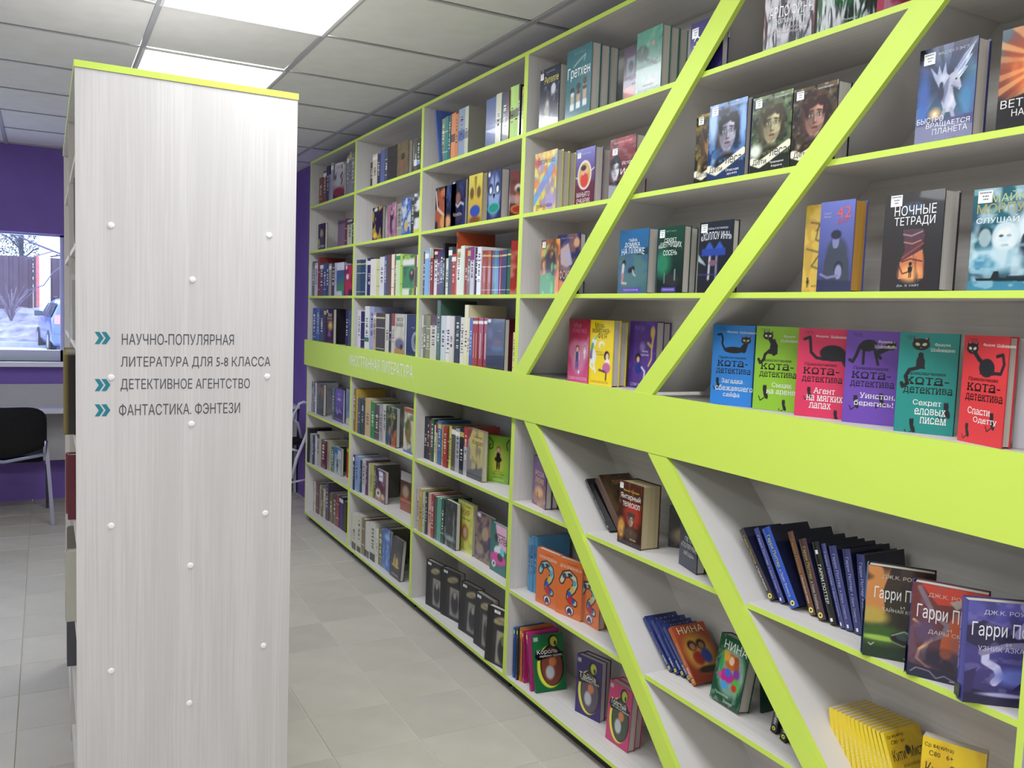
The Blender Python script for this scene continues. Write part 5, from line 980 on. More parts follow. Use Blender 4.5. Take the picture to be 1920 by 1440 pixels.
A_('nina1', [('g', '6c2c1c', 'a84c2c'), ('e', .5, .5, .4, .32, 'c09038', .5), ('e', .35, .62, .13, .09, '2c1c14', .3), ('e', .36, .6, .08, .06, '9c6c50', .3), ('e', .62, .62, .13, .09, '2c1c14', .3), ('e', .62, .6, .08, .06, '9c6c50', .3), ('e', .4, .4, .16, .12, '8c2c20', .4), ('e', .65, .42, .14, .13, '2c3c8c', .4), ('e', .55, .2, .3, .06, '2c1c14', .5)], ('t', 'НИНА', .12, .84, .9, .96, 'e8d8b0', .0))
A_('nina2', [('g', '1c4c34', '24543c'), ('e', .55, .5, .42, .38, '7c9c8c', .3), ('n', 9, 9, .66, 'a8c0b0', 4, .4), ('e', .5, .64, .2, .12, 'b86828', .3), ('l', [(.65, .7), (.72, .5), (.68, .4)], .08, 'a8522c'), ('e', .5, .66, .09, .065, 'e8c0a8', .2), ('e', .3, .7, .14, .08, 'd8a040', .5), ('e', .42, .42, .24, .1, 'b82c88', .3), ('e', .45, .47, .1, .06, '3c68c8', .2), ('e', .72, .5, .1, .08, '7c3c98', .4), ('e', .2, .55, .05, .2, '349c4c', .4), ('e', .75, .34, .12, .1, '58b048', .4), ('e', .72, .3, .08, .05, 'c8342c', .4), ('e', .4, .28, .12, .06, '4898d0', .4), ('e', .2, .4, .06, .04, 'c84c8c', .3)], ('t', 'НИНА', .18, .8, .95, .93, 'e0ecdc', .0), ('t', 'Проклятие', .15, .1, .6, .15, 'c0d0b8'), ('t', 'Змея', .45, .03, .75, .08, 'c0d0b8'))
A_('bluenina', [('bg', '202c64'), ('n', 5, 5, .6, '3c4c90', 3, .7), ('e', .5, .8, .3, .08, '7c8878', .7)], ('t', 'НИНА', .3, .82, .9, .93, 'c0c8b0', .0))
A_('hp1', [('g', '1c2c14', '3c2c28'), ('p', [(0, .4), (.3, .5), (.25, .75), (.35, 1), (0, 1)], 'c88448'), ('e', .1, .45, .25, .1, 'b8a048', .6), ('n', 5, 5, .55, '241c1c', 4, .8), ('e', .25, .25, .4, .12, '385c24', .7), ('e', .25, .22, .3, .03, '9cc050', .7), ('e', .6, .25, .2, .07, '16181a', .2), ('e', .6, .28, .12, .05, '3c4c48', .3), ('l', [(.42, .27), (.6, .33), (.8, .27)], .008, 'b0c0a8'), ('l', [(.45, .2), (.6, .17), (.8, .22)], .008, '90a088'), ('r', 0, 0, 1, .12, '1c3420'), ('l', [(.08, .15), (.12, .13), (.16, .16)], .006, 'e0e8d8')],
   ('t', 'ДЖ.К. РОУЛИНГ', .22, .87, .98, .92, 'c0b8a8', .0), ('t', 'Гарри Поттер', .12, .62, 1.05, .78, 'e8e4e0', .05), ('t', 'И', .52, .57, .58, .6, 'c0b8b0'), ('t', 'ТАЙНАЯ КОМНАТА', .25, .52, .98, .57, 'c8c0b8', .0), ('t', 'МАХАОН', .62, .03, .78, .045, 'e0e0e0', .03))
A_('hp2', [('g', '4c3848', '70302c'), ('p', [(.35, .8), (1, .85), (1, 1), (.1, 1)], 'b83c2c'), ('p', [(.4, .25), (1, .25), (1, .6), (.6, .75), (.45, .55)], 'b8542c'), ('l', [(.1, .95), (.3, .7), (.5, .6), (.45, .5), (.25, .4), (.2, .3), (.3, .2)], .035, '7c6c78'), ('l', [(.05, .6), (.25, .52), (.3, .42), (.15, .3), (.12, .2), (.3, .12)], .02, 'd8a478'), ('e', .2, .5, .16, .12, '5c4460', .7), ('e', .5, .22, .35, .12, '2c2438', .5), ('n', 6, 8, .62, '785c70', 6, .4), ('e', .5, .3, .08, .05, '8c4838', .4), ('p', [(.5, .85), (.9, .95), (.6, .78)], 'a09488'), ('p', [(0, 0), (1, 0), (1, .08), (0, .14)], '20263c'), ('l', [(.05, .05), (.12, .1), (.3, .09), (.4, .03), (.5, .07), (.7, .02), (.8, .08)], .007, 'a8889c')],
   ('t', 'ДЖ.К. РОУЛИНГ', .22, .865, .98, .915, 'd0a898', .0), ('t', 'Гарри Поттер', .08, .6, 1.05, .78, 'e8e4e4', .05), ('t', 'И', .5, .54, .56, .57, 'd0b0a8'), ('t', 'ДАРЫ СМЕРТИ', .25, .48, .95, .53, 'd0b8b0', .0), ('t', 'МАХАОН', .58, .02, .74, .035, 'e0e0e0', .03))
A_('hp3', [('g', '342c60', '5c58a8'), ('n', 3, 3, .5, '3c3870', 3, .8), ('p', [(0, .6), (.3, .5), (.6, .62), (1, .55), (1, .8), (.5, .75), (.2, .82), (0, .75)], '2c2848'), ('l', [(.7, .98), (.8, .85), (.65, .7)], .06, '9c98d0'), ('l', [(.25, .5), (.25, .42), (.4, .36), (.45, .28), (.38, .22)], .05, 'c8c8e8'), ('e', .65, .28, .25, .09, '6c78c8', .8), ('l', [(.2, .5), (.5, .58), (.7, .6)], .04, '8c84a8'), ('p', [(.6, .15), (1, .2), (1, .5), (.75, .5), (.85, .35)], '2c2450'), ('n', 6, 14, .66, '8884b8', 8, .4), ('p', [(0, 0), (1, 0), (1, .14), (.5, .1), (0, .16)], '241e40'), ('e', .5, .1, .3, .02, 'b0b0d8', .7), ('p', [(0, .3), (.15, .35), (.1, .1), (0, .1)], '352c5c')],
   ('t', 'ДЖ.К. РОУЛИНГ', .2, .87, .98, .92, 'c8c8e0', .0), ('t', 'Гарри Поттер', .06, .63, 1.1, .8, 'ecebf0', .05), ('t', 'И', .5, .58, .56, .61, 'c8c8e0'), ('t', 'УЗНИК АЗКАБАНА', .15, .52, .98, .57, 'c8c8e0', .0))
A_('yellow', [('bg', 'e6c41c'), ('e', .62, .3, .16, .1, '2c2424', .2), ('e', .62, .31, .1, .06, 'e0c0a0', .2), ('e', .5, .72, .06, .06, '201c20', .2), ('n', 3, 3, .7, 'd0a418', 4, .6)], ('t', 'Ср 84(4Ита)', .04, .9, .5, .95, '2c2410', .0), ('t', 'С80   6+', .12, .83, .5, .88, '2c2410', .0), ('t', 'Кити', .08, .62, .42, .76, '242028', .0), ('t', 'Мисти', .56, .62, .98, .76, '242028', .0), ('t', 'КОРОЛЕВА', .3, .52, .75, .56, '7c6410'))
def hpsp(two, c1, c2, dot):
    return [('t', 'Гарри Поттер', .28, .50, .72, .9, c1, .02, 1), ('t', two, .3, .14, .68, .47, c2, .015, 1)]+([('dot', .5, .06, .0075, 'e4e070')] if dot else [('q', .35, .03, .6, .07, 'e8e8f0')])
SPR['hpA'] = hpsp('и Тайная Комната', 'b8ac48', 'e0dccc', 1); SPR['hpA2'] = hpsp('и Философский камень', 'b08c48', 'd8d0c0', 1); SPR['hpA3'] = hpsp('и Узник Азкабана', 'b8ac48', 'b8b8b0', 1)
SPR['hpB'] = hpsp('и Дары Смерти', 'a8b0dc', 'a8acd8', 0); SPR['hpB2'] = hpsp('и Орден Феникса', 'c8d060', 'b8c8f0', 1)
SPR['hpD'] = [('t', 'ГАРРИ ПОТТЕР', .25, .25, .7, .72, 'e8e8e0', .03, 1), ('q', .3, .85, .7, .9, 'e0e0e0'), ('q', .3, .04, .65, .08, 'f0f0f0')]
SPR['nina'] = [('t', 'НИНА', .25, .14, .75, .3, 'e8ecf0', .03), ('dot', .5, .07, .006, 'e0e040'), ('t', 'Девочка Шестой Луны', .35, .34, .65, .72, '8ca4d8', .01)]
SPR['nina1'] = [('t', 'НИНА', .25, .14, .75, .3, 'f0e0c8', .03), ('dot', .5, .07, .006, 'e8c030'), ('t', 'Тайна Восьмой Ноты', .35, .34, .65, .72, 'e0b890', .01)]
SPR['hp1'] = [('q', .0, .0, 1, .6, '20303c')]; SPR['hp2'] = [('q', 0, 0, 1, .3, '28304c'), ('t', 'Гарри Поттер и Дары Смерти', .35, .3, .65, .85, '8c94d0', .01)]
SPR['hp3'] = [('t', 'Гарри Поттер и узник Азкабана', .35, .3, .65, .85, 'a0a4e0', .01), ('q', .1, .02, .9, .16, '1c1c30')]
SPR['ser'] = [('t', 'Северное Сияние', .3, .2, .7, .6, 'd8dce0', .01), ('q', .35, .08, .6, .11, 'd8d8d8'), ('t', 'Филип Пулман', .3, .65, .6, .92, 'c8ccd0', .01)]
SPR['yl'] = [('t', 'Кити Мисти', .3, .3, .7, .7, 'f4ecb0', .0), ('q', .3, .2, .7, .24, '2c2410'), ('q', .3, .15, .7, .18, '2c2410')]
SPR['ov'] = [('q', .25, .1, .75, .8, '1a1620'), ('q', .4, .25, .6, .7, 'e0dcd0'), ('q', .2, .88, .8, .95, 'e0e048')]

F_, M_, N_ = 'farthest bay', 'second bay', 'third bay'
XI = D+.014
place_row(F_, 'S1', 'A', XI, ['s 300 340 520 7a4a38', 's 340 375 440 6b4a40', 's 375 410 385 2e3154', 's 410 430 480 8f92a0', 's 430 465 350 9a9aa4', 'a 465 600 365 c8c8cc art=boots t=12 w=.18', 's 602 625 260 777b82 X=8', 's 625 660 220 85878c X=8', 's 660 695 225 6f7278 X=8'])
place_row(F_, 'S2', 'A', XI, ['a 290 460 1070 1c211c art=girlfig t=20', 's 515 600 1005 6e5566', 's 600 620 1010 6b3434', 's 620 680 1015 a9ad97', 's 680 706 1000 33403a'])
place_row(F_, 'S3', 'B', XI, ['s 187 210 230 b9bcc8', 's 210 240 190 5a5f66', 's 240 275 205 cfd0d0', 's 278 305 140 7f2a2a', 's 305 345 205 6e4a50', 's 345 375 215 3e5f86', 's 375 405 220 3a4a78', 's 405 435 215 a9a890', 's 435 475 210 4c4a30', 's 475 505 205 c8c8dc', 'a 505 596 205 28408c art=bluegreen t=18', 'a 600 695 235 b82c3a art=reddog t=18'])
place_row(F_, 'band', 'B', XI, ['s 222 260 735 3d5f96', 's 260 300 740 42619a', 's 300 345 740 4c5876', 's 345 378 740 2d2d3c', 'a 380 600 745 2c1418 art=pyramid t=24', 's 608 640 755 2c2c40', 'a 640 684 755 3e4a80 art=bluebeam t=20'])
place_row(M_, 'S1', 'A', XI, ['s 895 925 340 4a4040', 's 925 980 245 cfc9b4', 's 980 1010 240 39395a', 's 1010 1060 190 5a6590', 's 1060 1100 170 4d5262', 'a 1100 1212 175 2e2a28 art=darkboard t=30', 'a 1215 1398 130 6f5a40 art=tan t=25', 's 1402 1440 80 555a4c b=.2,.4,e0e0dc', 's 1440 1480 60 4a4c40 b=.2,.35,8c9cc8'])
place_row(M_, 'S2', 'A', XI, ['a 925 1098 880 221c28 art=flame t=20', 'a 1100 1148 850 b45a7a art=pinkman t=20', 's 1150 1200 810 a8788a', 's 1200 1262 820 8f9080', 'a 1265 1338 775 5c74a8 art=bluefig t=20', 's 1340 1365 765 b8b8a8', 's 1365 1408 790 3c3c34', 'a 1410 1475 710 c8c8d0 art=bwfig t=20'])
place_row(M_, 'S3', 'B', XI, ['s 728 780 170 234456 set=1', 's 780 835 168 1f4a63 set=1', 's 835 850 165 d8e0e0', 's 850 900 150 2d2560', 's 900 960 160 ece8dc', 's 960 1005 160 c6c884', 's 1005 1060 135 dfe0e6', 's 1060 1085 120 4a5f90', 's 1085 1135 110 5c3a2c', 's 1135 1170 105 eadfc8', 's 1170 1195 110 8a5434', 's 1195 1245 100 cfe8b0 b=.85,.95,3c9c5c', 's 1245 1275 110 a8cf3a', 'a 1276 1412 125 9cc440 art=greenclass t=18', 's 1415 1425 115 7a3060', 's 1425 1460 112 e8e8ee b=.2,.7,6c7c8c'])
place_row(M_, 'band', 'B', XI, ['s 745 783 760 e8e4ec', 's 785 830 775 232b50', 's 830 880 715 dcdcd6 b=.2,.3,2c6c5c', 's 880 930 720 9aa0c8', 's 930 960 790 c9b49a', 's 960 1060 795 3a2c20 set=1', 's 1060 1110 805 d8d4c8', 's 1110 1145 805 2f3a34', 's 1145 1183 800 cfc8b8 b=.7,1,9c4a2c', 'a 1185 1298 805 c8c4b0 art=whitehouse t=18', 's 1300 1318 808 cfe0dc', 'a 1320 1440 810 16284c art=navyoval t=18'])
place_row(N_, 'S1', 'C', XI, ['l 262 280 295 4c64a8 yb=770 tx=222 t=18 lab=slim_blue_book_leaning_at_the_left_end_of_top_shelf,_third_bay', 's 280 310 360 7a8a70', 's 310 340 340 3f8a84', 's 340 360 330 3a6f74', 's 360 400 310 d98850 b=.38,.55,5c4430', 's 400 428 315 c87a48', 's 428 487 265 8fa0b8 b=.35,.55,3c64a8', 's 487 520 245 c2c6b0 fc=8c8c80 b=.35,.5,8c8c80', 'a 655 778 190 5c6c9a t=20 X=20', 's 780 830 125 c5c8b0 b=.4,.5,7c7c78', 's 830 885 115 3e4a60', 's 885 905 100 5a2a34', 's 905 945 60 b4d876 b=.4,.55,5c6c3c', 's 945 990 45 a8d070 b=.4,.55,5c6c3c', 's 990 1005 40 2a2420', 's 1018 1038 60 a0a070'])
place_row(N_, 'S2', 'C', XI, ['a 225 303 1010 8c5038 art=tiger t=20', 'a 310 368 990 1c2440 art=navyboy t=20', 'a 370 498 950 181c34 art=navymask x2=530 one=1', 'a 533 610 895 c8b040 art=yelmask x2=700', 'a 705 833 855 28305c art=bluelion x2=912', 'a 917 1003 850 5a2020 art=redmask t=25'])
place_row(N_, 'S3', 'D', XI, ['s 100 125 265 5a4a30', 's 125 165 255 7fb0e0', 's 165 180 230 cfd8e0', 's 180 208 240 8a2c28 b=.8,1,a8a890', 's 208 240 265 e0e0e4', 's 240 265 260 6a2436', 's 265 300 250 2c3468', 's 300 320 185 1a1a1a b=0,1,1a1a1a', 's 320 350 330 d8dcd0', 's 350 385 220 4a5a66', 's 385 425 290 b03a2c', 's 425 435 75 b4502c', 's 435 470 240 e8e0c8', 's 470 505 210 dfe8dc', 's 505 535 235 a03428', 's 535 565 225 6e5a50', 's 565 600 220 d6cfd8 b=.72,1,8c2c84', 's 600 632 225 263048', 's 632 670 220 e8e8ec'] +
          ['s %d %d %d %s set=1' % q for q in [(670, 705, 255, '9c3c22'), (705, 735, 255, '9c3c22'), (735, 762, 255, 'a85a34'), (762, 790, 258, '5a5088'), (790, 815, 258, '2c8a86'), (815, 835, 258, '3a64a8'), (835, 853, 255, '8a2440'), (853, 870, 255, '7c2444'), (870, 910, 250, '31406e'), (910, 950, 240, '1f5a34')]] + ['a 955 1018 160 a82822 art=redstory t=20'])
place_row(N_, 'band', 'D', XI, ['s 92 108 880 e0e0e0', 's 108 140 870 7a7a58', 's 140 180 880 8a8a60', 's 180 240 880 d8d4c0 b=.78,1,5a2a20', 's 240 272 735 4a6a58', 's 272 320 885 cfd4d8', 's 320 365 885 e8e4dc', 's 365 405 890 ded6cc', 's 405 460 885 1c2c40', 's 460 495 900 e0ddd0', 's 495 530 780 e8dfb8', 's 530 555 905 ddd8a8', 's 555 585 905 3a58a8', 's 585 610 905 a83434 gold=1', 's 610 635 905 a03030 gold=1', 's 635 680 905 9c2c34 gold=1', 's 680 722 905 8a2440 gold=1', 'a 723 972 910 16182c art=nightnavy t=25', 's 975 1000 1045 e0d090'])
place_row(F_, 'L1', 'E', 0, ['s 225 245 245 4a4f56', 's 245 265 250 8a9098', 's 265 290 265 5a6480', 's 290 310 275 d4d8e4', 'a 312 513 270 1c2c34 art=fant1 t=22', 's 520 548 345 5a6a70', 'a 562 700 340 5040a0 art=purplescene t=18', 'a 705 762 345 8494b8 art=paleblue t=14'], line=((225, 655), (765, 850)))
place_row(F_, 'L2', 'E', 0, ['s 165 205 880 1c1a20', 's 205 245 960 a8b4b8', 's 245 280 980 3f4450', 's 280 300 985 c8c4d0', 's 300 350 935 b0aea0', 's 350 440 1050 5a2030', 's 440 490 1050 a8a890', 's 490 540 1130 4a6a50', 'a 542 703 1120 98a8a0 art=soldier t=18', 's 708 745 1130 a83030'], line=((194, 1345), (734, 1555)))
place_row(F_, 'bottom', 'F', 0, ['s 165 180 240 1c1c1c', 's 180 195 250 c8c8bc', 's 195 225 265 6a4a4c', 's 225 240 285 b8b4a0', 's 240 265 325 5a4a28', 's 265 285 320 c4c0a4', 's 285 312 260 5a5468', 's 312 345 360 7a6a3c', 's 345 375 370 6e5a50', 's 375 400 380 9a3038', 's 400 440 390 3a3a6a', 's 440 472 430 4a3a2c'], line=((165, 510), (470, 715)))
place_row(M_, 'L1', 'E', 0, ['s 805 825 345 8a7a2c', 's 825 860 360 b89a40', 's 860 900 480 4a5268', 's 900 945 490 3a4a4a', 's 945 1025 485 c8aa80', 's 1025 1085 530 2f8048', 's 1085 1140 565 5a4a4a', 's 1140 1190 570 a09aa4', 's 1190 1240 565 c8c4b4', 'a 1242 1478 580 183848 art=greenfant t=25', 'a 1482 1548 600 dcd4c4 art=whiteart t=18', 'a 1552 1612 665 2c6090 art=blueart t=16'], line=((805, 925), (1620, 1245)))
place_row(M_, 'L2', 'F', 0, ['s 525 540 10 1c2c50', 's 540 585 25 8aa4cc', 's 585 600 60 2c3440', 's 600 640 50 c8c8cc', 's 640 660 70 5a3a5a', 's 660 680 90 c8b8b0', 's 680 712 95 b8c06a', 's 712 735 105 5a5a50', 'a 737 952 130 5c3440 art=painting t=22', 'a 960 1055 150 7c4430 art=brownband t=18'], line=((525, 325), (1060, 540)))
place_row(M_, 'bottom', 'F', 0, ['s 515 560 545 c8c8b8 b=.0,.2,4c4c48', 's 560 600 560 c4c4b4 b=.0,.15,54544c', 's 600 635 590 7a6a4c', 's 635 680 625 d0d0c8 b=.0,.2,4c4c48', 's 680 735 625 c8c8bc b=.0,.2,4c4c48', 's 735 755 680 d8d8c8', 's 755 795 685 6a6a48', 'a 797 885 665 2c62b4 art=bluecover t=20', 'a 862 1028 735 191820 art=golddark t=25 yb=1085 tx=895'], line=((515, 850), (1030, 1165)))
place_row(N_, 'L1', 'G', 0, ['s 215 250 270 1c2430', 's 250 275 290 2c3040', 's 275 300 320 8a2c30', 's 300 335 295 24503c', 's 335 358 375 e0dcc0', 's 358 385 340 b8a878 b=.75,1,6c2424', 's 385 430 320 3a6a9c', 's 430 455 370 c0a060', 's 455 500 400 a03020', 's 500 525 385 6a3a28', 's 525 550 385 d4d460', 's 550 600 390 5a5a48', 's 600 650 420 a8a8ac', 's 650 700 420 1c2c30', 's 700 743 400 b84040 b=.0,.6,b0b0b0', 'a 746 1005 400 c8bc78 art=castle t=25 yb=1000', 'a 1000 1262 490 7cb03c art=greengirl t=20 yb=1055 yr=1105'], line=((215, 775), (745, 1005)))
place_row(N_, 'L2', 'H', 0, ['s 70 85 120 c0b0b4', 's 85 105 130 b8a040', 's 105 120 150 b4c4b4', 's 120 135 150 2c2c3a', 's 135 160 160 d0a090', 's 160 180 165 a03a3c', 's 180 200 180 24584c', 's 200 230 190 5fa08a', 's 230 250 195 1c4c44', 'a 250 338 190 1c2224 art=forestbw t=25 yb=490', 'a 340 462 195 cfd25c art=kira t=25 yb=515 res=30', 'a 455 560 270 4c3064 art=purplelady t=25 yb=580 res=30', 'a 555 680 340 0e6a64 art=elvis t=22 yb=655 res=30'], line=((70, 398), (250, 492)))
place_row(N_, 'bottom', 'H', 0, ['a %d %d %d 2a2828 art=%s t=%d yb=%d tx=%d matt=1 sp=1f1e1f w=%s lab=%s' % q for q in [
    (132, 228, 590, 'pict1', 30, 885, 95, '.15', 'charcoal_album_with_cream_plaque,_leftmost_of_five_on_the_bottom_shelf'),
    (232, 352, 640, 'pict1', 34, 950, 232, '.165', 'charcoal_album_with_cream_plaque,_second_of_five_on_the_bottom_shelf'),
    (347, 462, 735, 'pict1', 34, 1050, 370, '.165', 'charcoal_album_with_cream_plaque,_middle_one_of_five_on_the_bottom_shelf'),
    (447, 560, 800, 'pict1', 34, 1142, 465, '.165', 'charcoal_album_with_cream_plaque,_fourth_of_five_on_the_bottom_shelf'),
    (520, 640, 890, 'pict2', 30, 1250, 545, '.165', 'charcoal_album_with_yellow_picture_and_plaque,_rightmost_of_five_on_the_bottom_shelf')]])
SL, SM, SR = 'first-brace bay', 'bay between the braces', 'bay right of the braces'
XF = D+.018
place_row(SL, 'S1', 'I', XF, ['a 218 375 585 1a2036 art=moon x2=442 res=34 lab=dark_navy_book_with_moon_and_snow_figure_cover,_top_shelf_left_of_brace', 'a 432 678 430 2c6a74 art=gret x2=862 res=40 lab=teal_book_with_three_girls_and_white_script_title,_top_shelf', 'a 845 990 400 42304c art=grid4 t=30 w=.14 X=30 lab=purple_book_with_orange_squares_partly_behind_the_green_hand_cover,_top_shelf', 'a 1005 1212 280 3c7464 art=greenhand x2=1425 res=38 lab=green_book_with_dark_reaching_arm_on_cover,_top_shelf_left_of_brace', 'a 1445 1600 205 30286c art=eu t=25 w=.145 res=30 lab=violet_book_with_white_letters_half_hidden_by_the_first_brace'])
place_row(SL, 'S2', 'J', XF, ['a 180 375 225 d8d060 art=summer x2=532 res=40 lab=yellow_and_blue_patterned_book_before_a_stack_of_copies,_second_shelf', 'a 527 685 190 5a3c74 art=pan x2=832 res=40 lab=violet_and_maroon_book_with_round_pan_picture,_second_shelf_left_of_brace', 'a 812 1000 105 6c242c art=redbw x2=1130 w=.15 res=40 lab=dark_red_book_with_black_and_white_face_touching_the_first_brace'])
place_row(SL, 'S3', 'J', XF, ['a 234 362 950 d8803c art=jungle t=28 res=34 lab=orange_and_green_jungle_book,_third_shelf_left_of_brace', 'a 366 560 905 2c2c58 art=boat t=28 w=.145 res=34 lab=dark_violet_book_with_pale_shard_picture,_behind_the_first_brace'])
place_row(SM, 'S3', 'K', XF, ['a 243 473 310 3a5c74 art=beach x2=552 res=44 lab=blue_beach_picture_book_with_white_title,_left_of_three_mystery_books', 'a 551 752 285 1c3c34 art=pines x2=872 res=44 lab=dark_green_pine_wood_book,_middle_of_three_mystery_books', 'a 873 1090 245 20202c art=inn x2=1190 w=.145 res=44 lab=dark_slate_book_with_blue_house,_touching_the_second_brace'])
place_row(SM, 'band', 'L', 0, ['a 592 775 275 a42c50 art=pinkheart t=15 yb=836 w=.135 res=40 lab=crimson_pink_heart_book_left_of_the_yellow_unicorn_book', 'a 778 992 285 f0d428 art=unicorn x2=1125 yb=862 w=.145 res=44 lab=bright_yellow_book_with_white_unicorn_on_the_sign_band_shelf', 'a 1137 1372 295 5c3c98 art=purplefairy x2=1530 yb=888 w=.15 res=44 lab=violet_fairy_book_leaning_up_to_the_foot_of_the_second_brace'])
place_row(SM, 'S2', 'M', XF, ['a 168 345 500 1c1610 art=wood1 t=25 w=.14 X=22 res=56 lab=dark_gold_portrait_book,_leftmost_of_four_face_covers_between_braces', 'a 315 610 425 16305c art=wood2 x2=655 res=72 lab=icy_blue_portrait_book,_second_of_four_face_covers', 'a 657 970 365 182018 art=wood3 t=22 res=72 lab=green_portrait_book,_third_of_four_face_covers', 'a 978 1272 300 141212 art=wood4 x2=1440 w=.145 res=72 lab=dark_portrait_book_with_red_haired_face,_against_the_second_brace'])
place_row(SM, 'S1', 'N', XF, ['a 268 590 -120 20202a art=arlo film=1 t=30 w=.145 h=.215 res=44 lab=glossy_black_book_with_white_title,_top_shelf_between_the_braces', 'a 608 978 -220 1c4430 art=arlo2 film=1 t=30 w=.15 h=.215 res=40 lab=glossy_dark_green_book_beside_the_black_one,_top_shelf_between_braces', 'a 1032 1200 -300 a03050 art=arlo3 film=1 t=25 w=.14 h=.215 lab=red_and_pink_glossy_book_touching_the_second_brace_on_top_shelf'])
place_row(SR, 'S2', 'N', XF, ['a 1225 1588 325 22285c art=pegas x2=1672 res=84 lab=deep_blue_book_with_white_winged_horse,_right_of_the_braces', 'a 1738 2100 195 7c4434 art=burst t=35 w=.14 th=-87 res=64 lab=orange_starburst_book_at_the_right_edge,_second_shelf'])
place_row(SR, 'S3', 'O', XF, ['a 72 215 375 d0b04c art=yelmap t=22 w=.09 th=-88 X=12 sp=2c2c6c res=30 lab=golden_map_patterned_book_half_behind_the_violet_one', 'a 218 455 350 4c549c art=fortytwo w=.106 th=-90 one=1 x2=602 pg=c8963c res=60 lab=violet_blue_book_with_two_figures_and_red_number,_orange_page_edges', 'a 737 1218 290 262628 art=nightbook x2=1350 one=1 res=110 lab=black_book_with_keyhole_tunnel_picture_and_white_title', 'a 1452 2080 245 2c6070 art=moonsea t=35 w=.16 th=-86 res=90 lab=blue_green_sea_and_moon_book_at_the_right_edge'])
ang = dict()
place_row(SR, 'band', 'P', 0, ['a %d %d %d %s art=%s t=16 yb=%d w=.132 th=%d res=110 matt=1 lab=%s' % q for q in [
    (95, 380, 150, '2f86dc', 'cat1', 608, -66, 'blue_book_with_lying_black_cat,_leftmost_of_six_cat_covers'),
    (342, 620, 158, '8fc232', 'cat2', 637, -66, 'lime_green_book_with_black_cat,_second_of_six_cat_covers'),
    (584, 900, 170, 'd8355e', 'cat3', 675, -66, 'crimson_pink_book_with_black_cat,_third_of_six_cat_covers'),
    (860, 1200, 182, '7049ae', 'cat4', 712, -66, 'purple_book_with_arching_black_cat,_fourth_of_six_cat_covers'),
    (1162, 1560, 194, '218c84', 'cat5', 765, -66, 'teal_book_with_sitting_black_cat,_fifth_of_six_cat_covers')]] +
    ['a 1532 1842 210 d4353a art=cat6 t=24 yb=820 yr=884 w=.132 res=110 matt=1 lab=red_book_with_black_cat,_rightmost_of_six_cat_covers', 'a 1850 2150 232 2c6c78 t=45 yb=866 w=.14 th=-60 one=1 fc=d0d0d6 lab=pale_book_seen_by_its_page_edges_at_the_right_frame_edge'])
# lower part, slanted unit
place_row(SL, 'L1', 'Q', 0, ['a 237 350 300 4c3470 art=alge x2=440 yb=668 yr=733 w=.14 res=34 lab=violet_book_with_gold_title_cut_by_the_lower_left_brace'])
place_row(SL, 'L2', 'Q', 0, ['s 192 210 935 5c9cc8 b=.6,.85,3c7cac', 's 210 230 930 5c9cc8 b=.6,.85,3c7cac', 's 230 252 930 5c9cc8 b=.6,.85,3c7cac', 'a 262 425 1010 d8723c art=orange1 t=25 yb=1425 w=.14 res=50 lab=orange_book_with_comic_figure_mark,_left_of_three_orange_covers', 'a 418 612 1080 d8723c art=orange2 t=25 yb=1510 w=.14 sp=a888c0 res=50 lab=orange_book_with_comic_figure_mark,_middle_of_three_orange_covers'], line=((192, 1340), (252, 1370)))
place_row(SL, 'L2', 'R', 0, ['a 606 805 -60 d8723c art=orange3 t=28 yb=255 yr=373 w=.14 h=.2 res=50 lab=orange_book_right_of_its_twins,_cut_by_the_lower_left_brace'])
place_row(SL, 'bottom', 'R', 0, ['l 88 105 320 2060b0 yb=715 tx=98 t=14 spr=ov', 'l 112 128 325 202830 yb=735 tx=122 t=13 spr=ov', 'l 138 150 325 d08038 yb=745 tx=148 t=13 spr=ov', 'l 165 180 345 b02c6c yb=758 tx=165 t=14 spr=ov', 'l 225 240 360 b42c74 yb=825 tx=195 t=13 spr=ov',
    'a 275 525 395 1f6b3c art=korol t=16 yb=852 yr=815 w=.14 tx=242 res=60 lab=green_oval_picture_book_leaning_on_the_slim_bright_spines', 'a 584 790 530 34246c art=taina x2=865 yb=985 yr=1090 w=.13 res=60 lab=dark_violet_oval_picture_book_standing_alone,_bottom_shelf', 'a 825 1015 735 c0346c art=tolst x2=1115 yb=1198 yr=1335 w=.13 tx=865 res=60 lab=magenta_oval_picture_book_beside_the_lower_left_brace'])
place_row(SM, 'L1', 'Q', 0, ['l 835 860 500 18181c yb=900 tx=645 t=24 spr=ser w=.14 lab=black_book_with_pale_spine_lettering,_leaning_left_between_lower_braces', 'l 905 960 495 5c4030 yb=905 tx=722 t=34 w=.14 art=oxford lab=brown_book_leaning_left_behind_the_thick_amber_paperback', 'a 893 1072 490 3a1c18 art=amber x2=1215 yb=965 yr=1042 w=.135 tx=915 one=1 pg=c8b890 res=64 lab=thick_brown_paperback_with_girl_portrait_and_yellowed_pages', 'a 1285 1380 690 18181a art=darkgirl t=20 yb=1008 w=.14 th=-50 lab=black_patterned_book_behind_the_lower_right_brace', 'a 1368 1537 850 1c2038 art=polar t=30 yb=1137 yr=1250 w=.125 h=.2 res=40 lab=navy_book_with_angular_pale_title_behind_the_lower_right_brace'])
nin = [(305, 725, 100, 320, 'first'), (350, 745, 160, 345, 'second'), (400, 765, 205, 370, 'third'), (450, 800, 250, 395, 'fourth')]
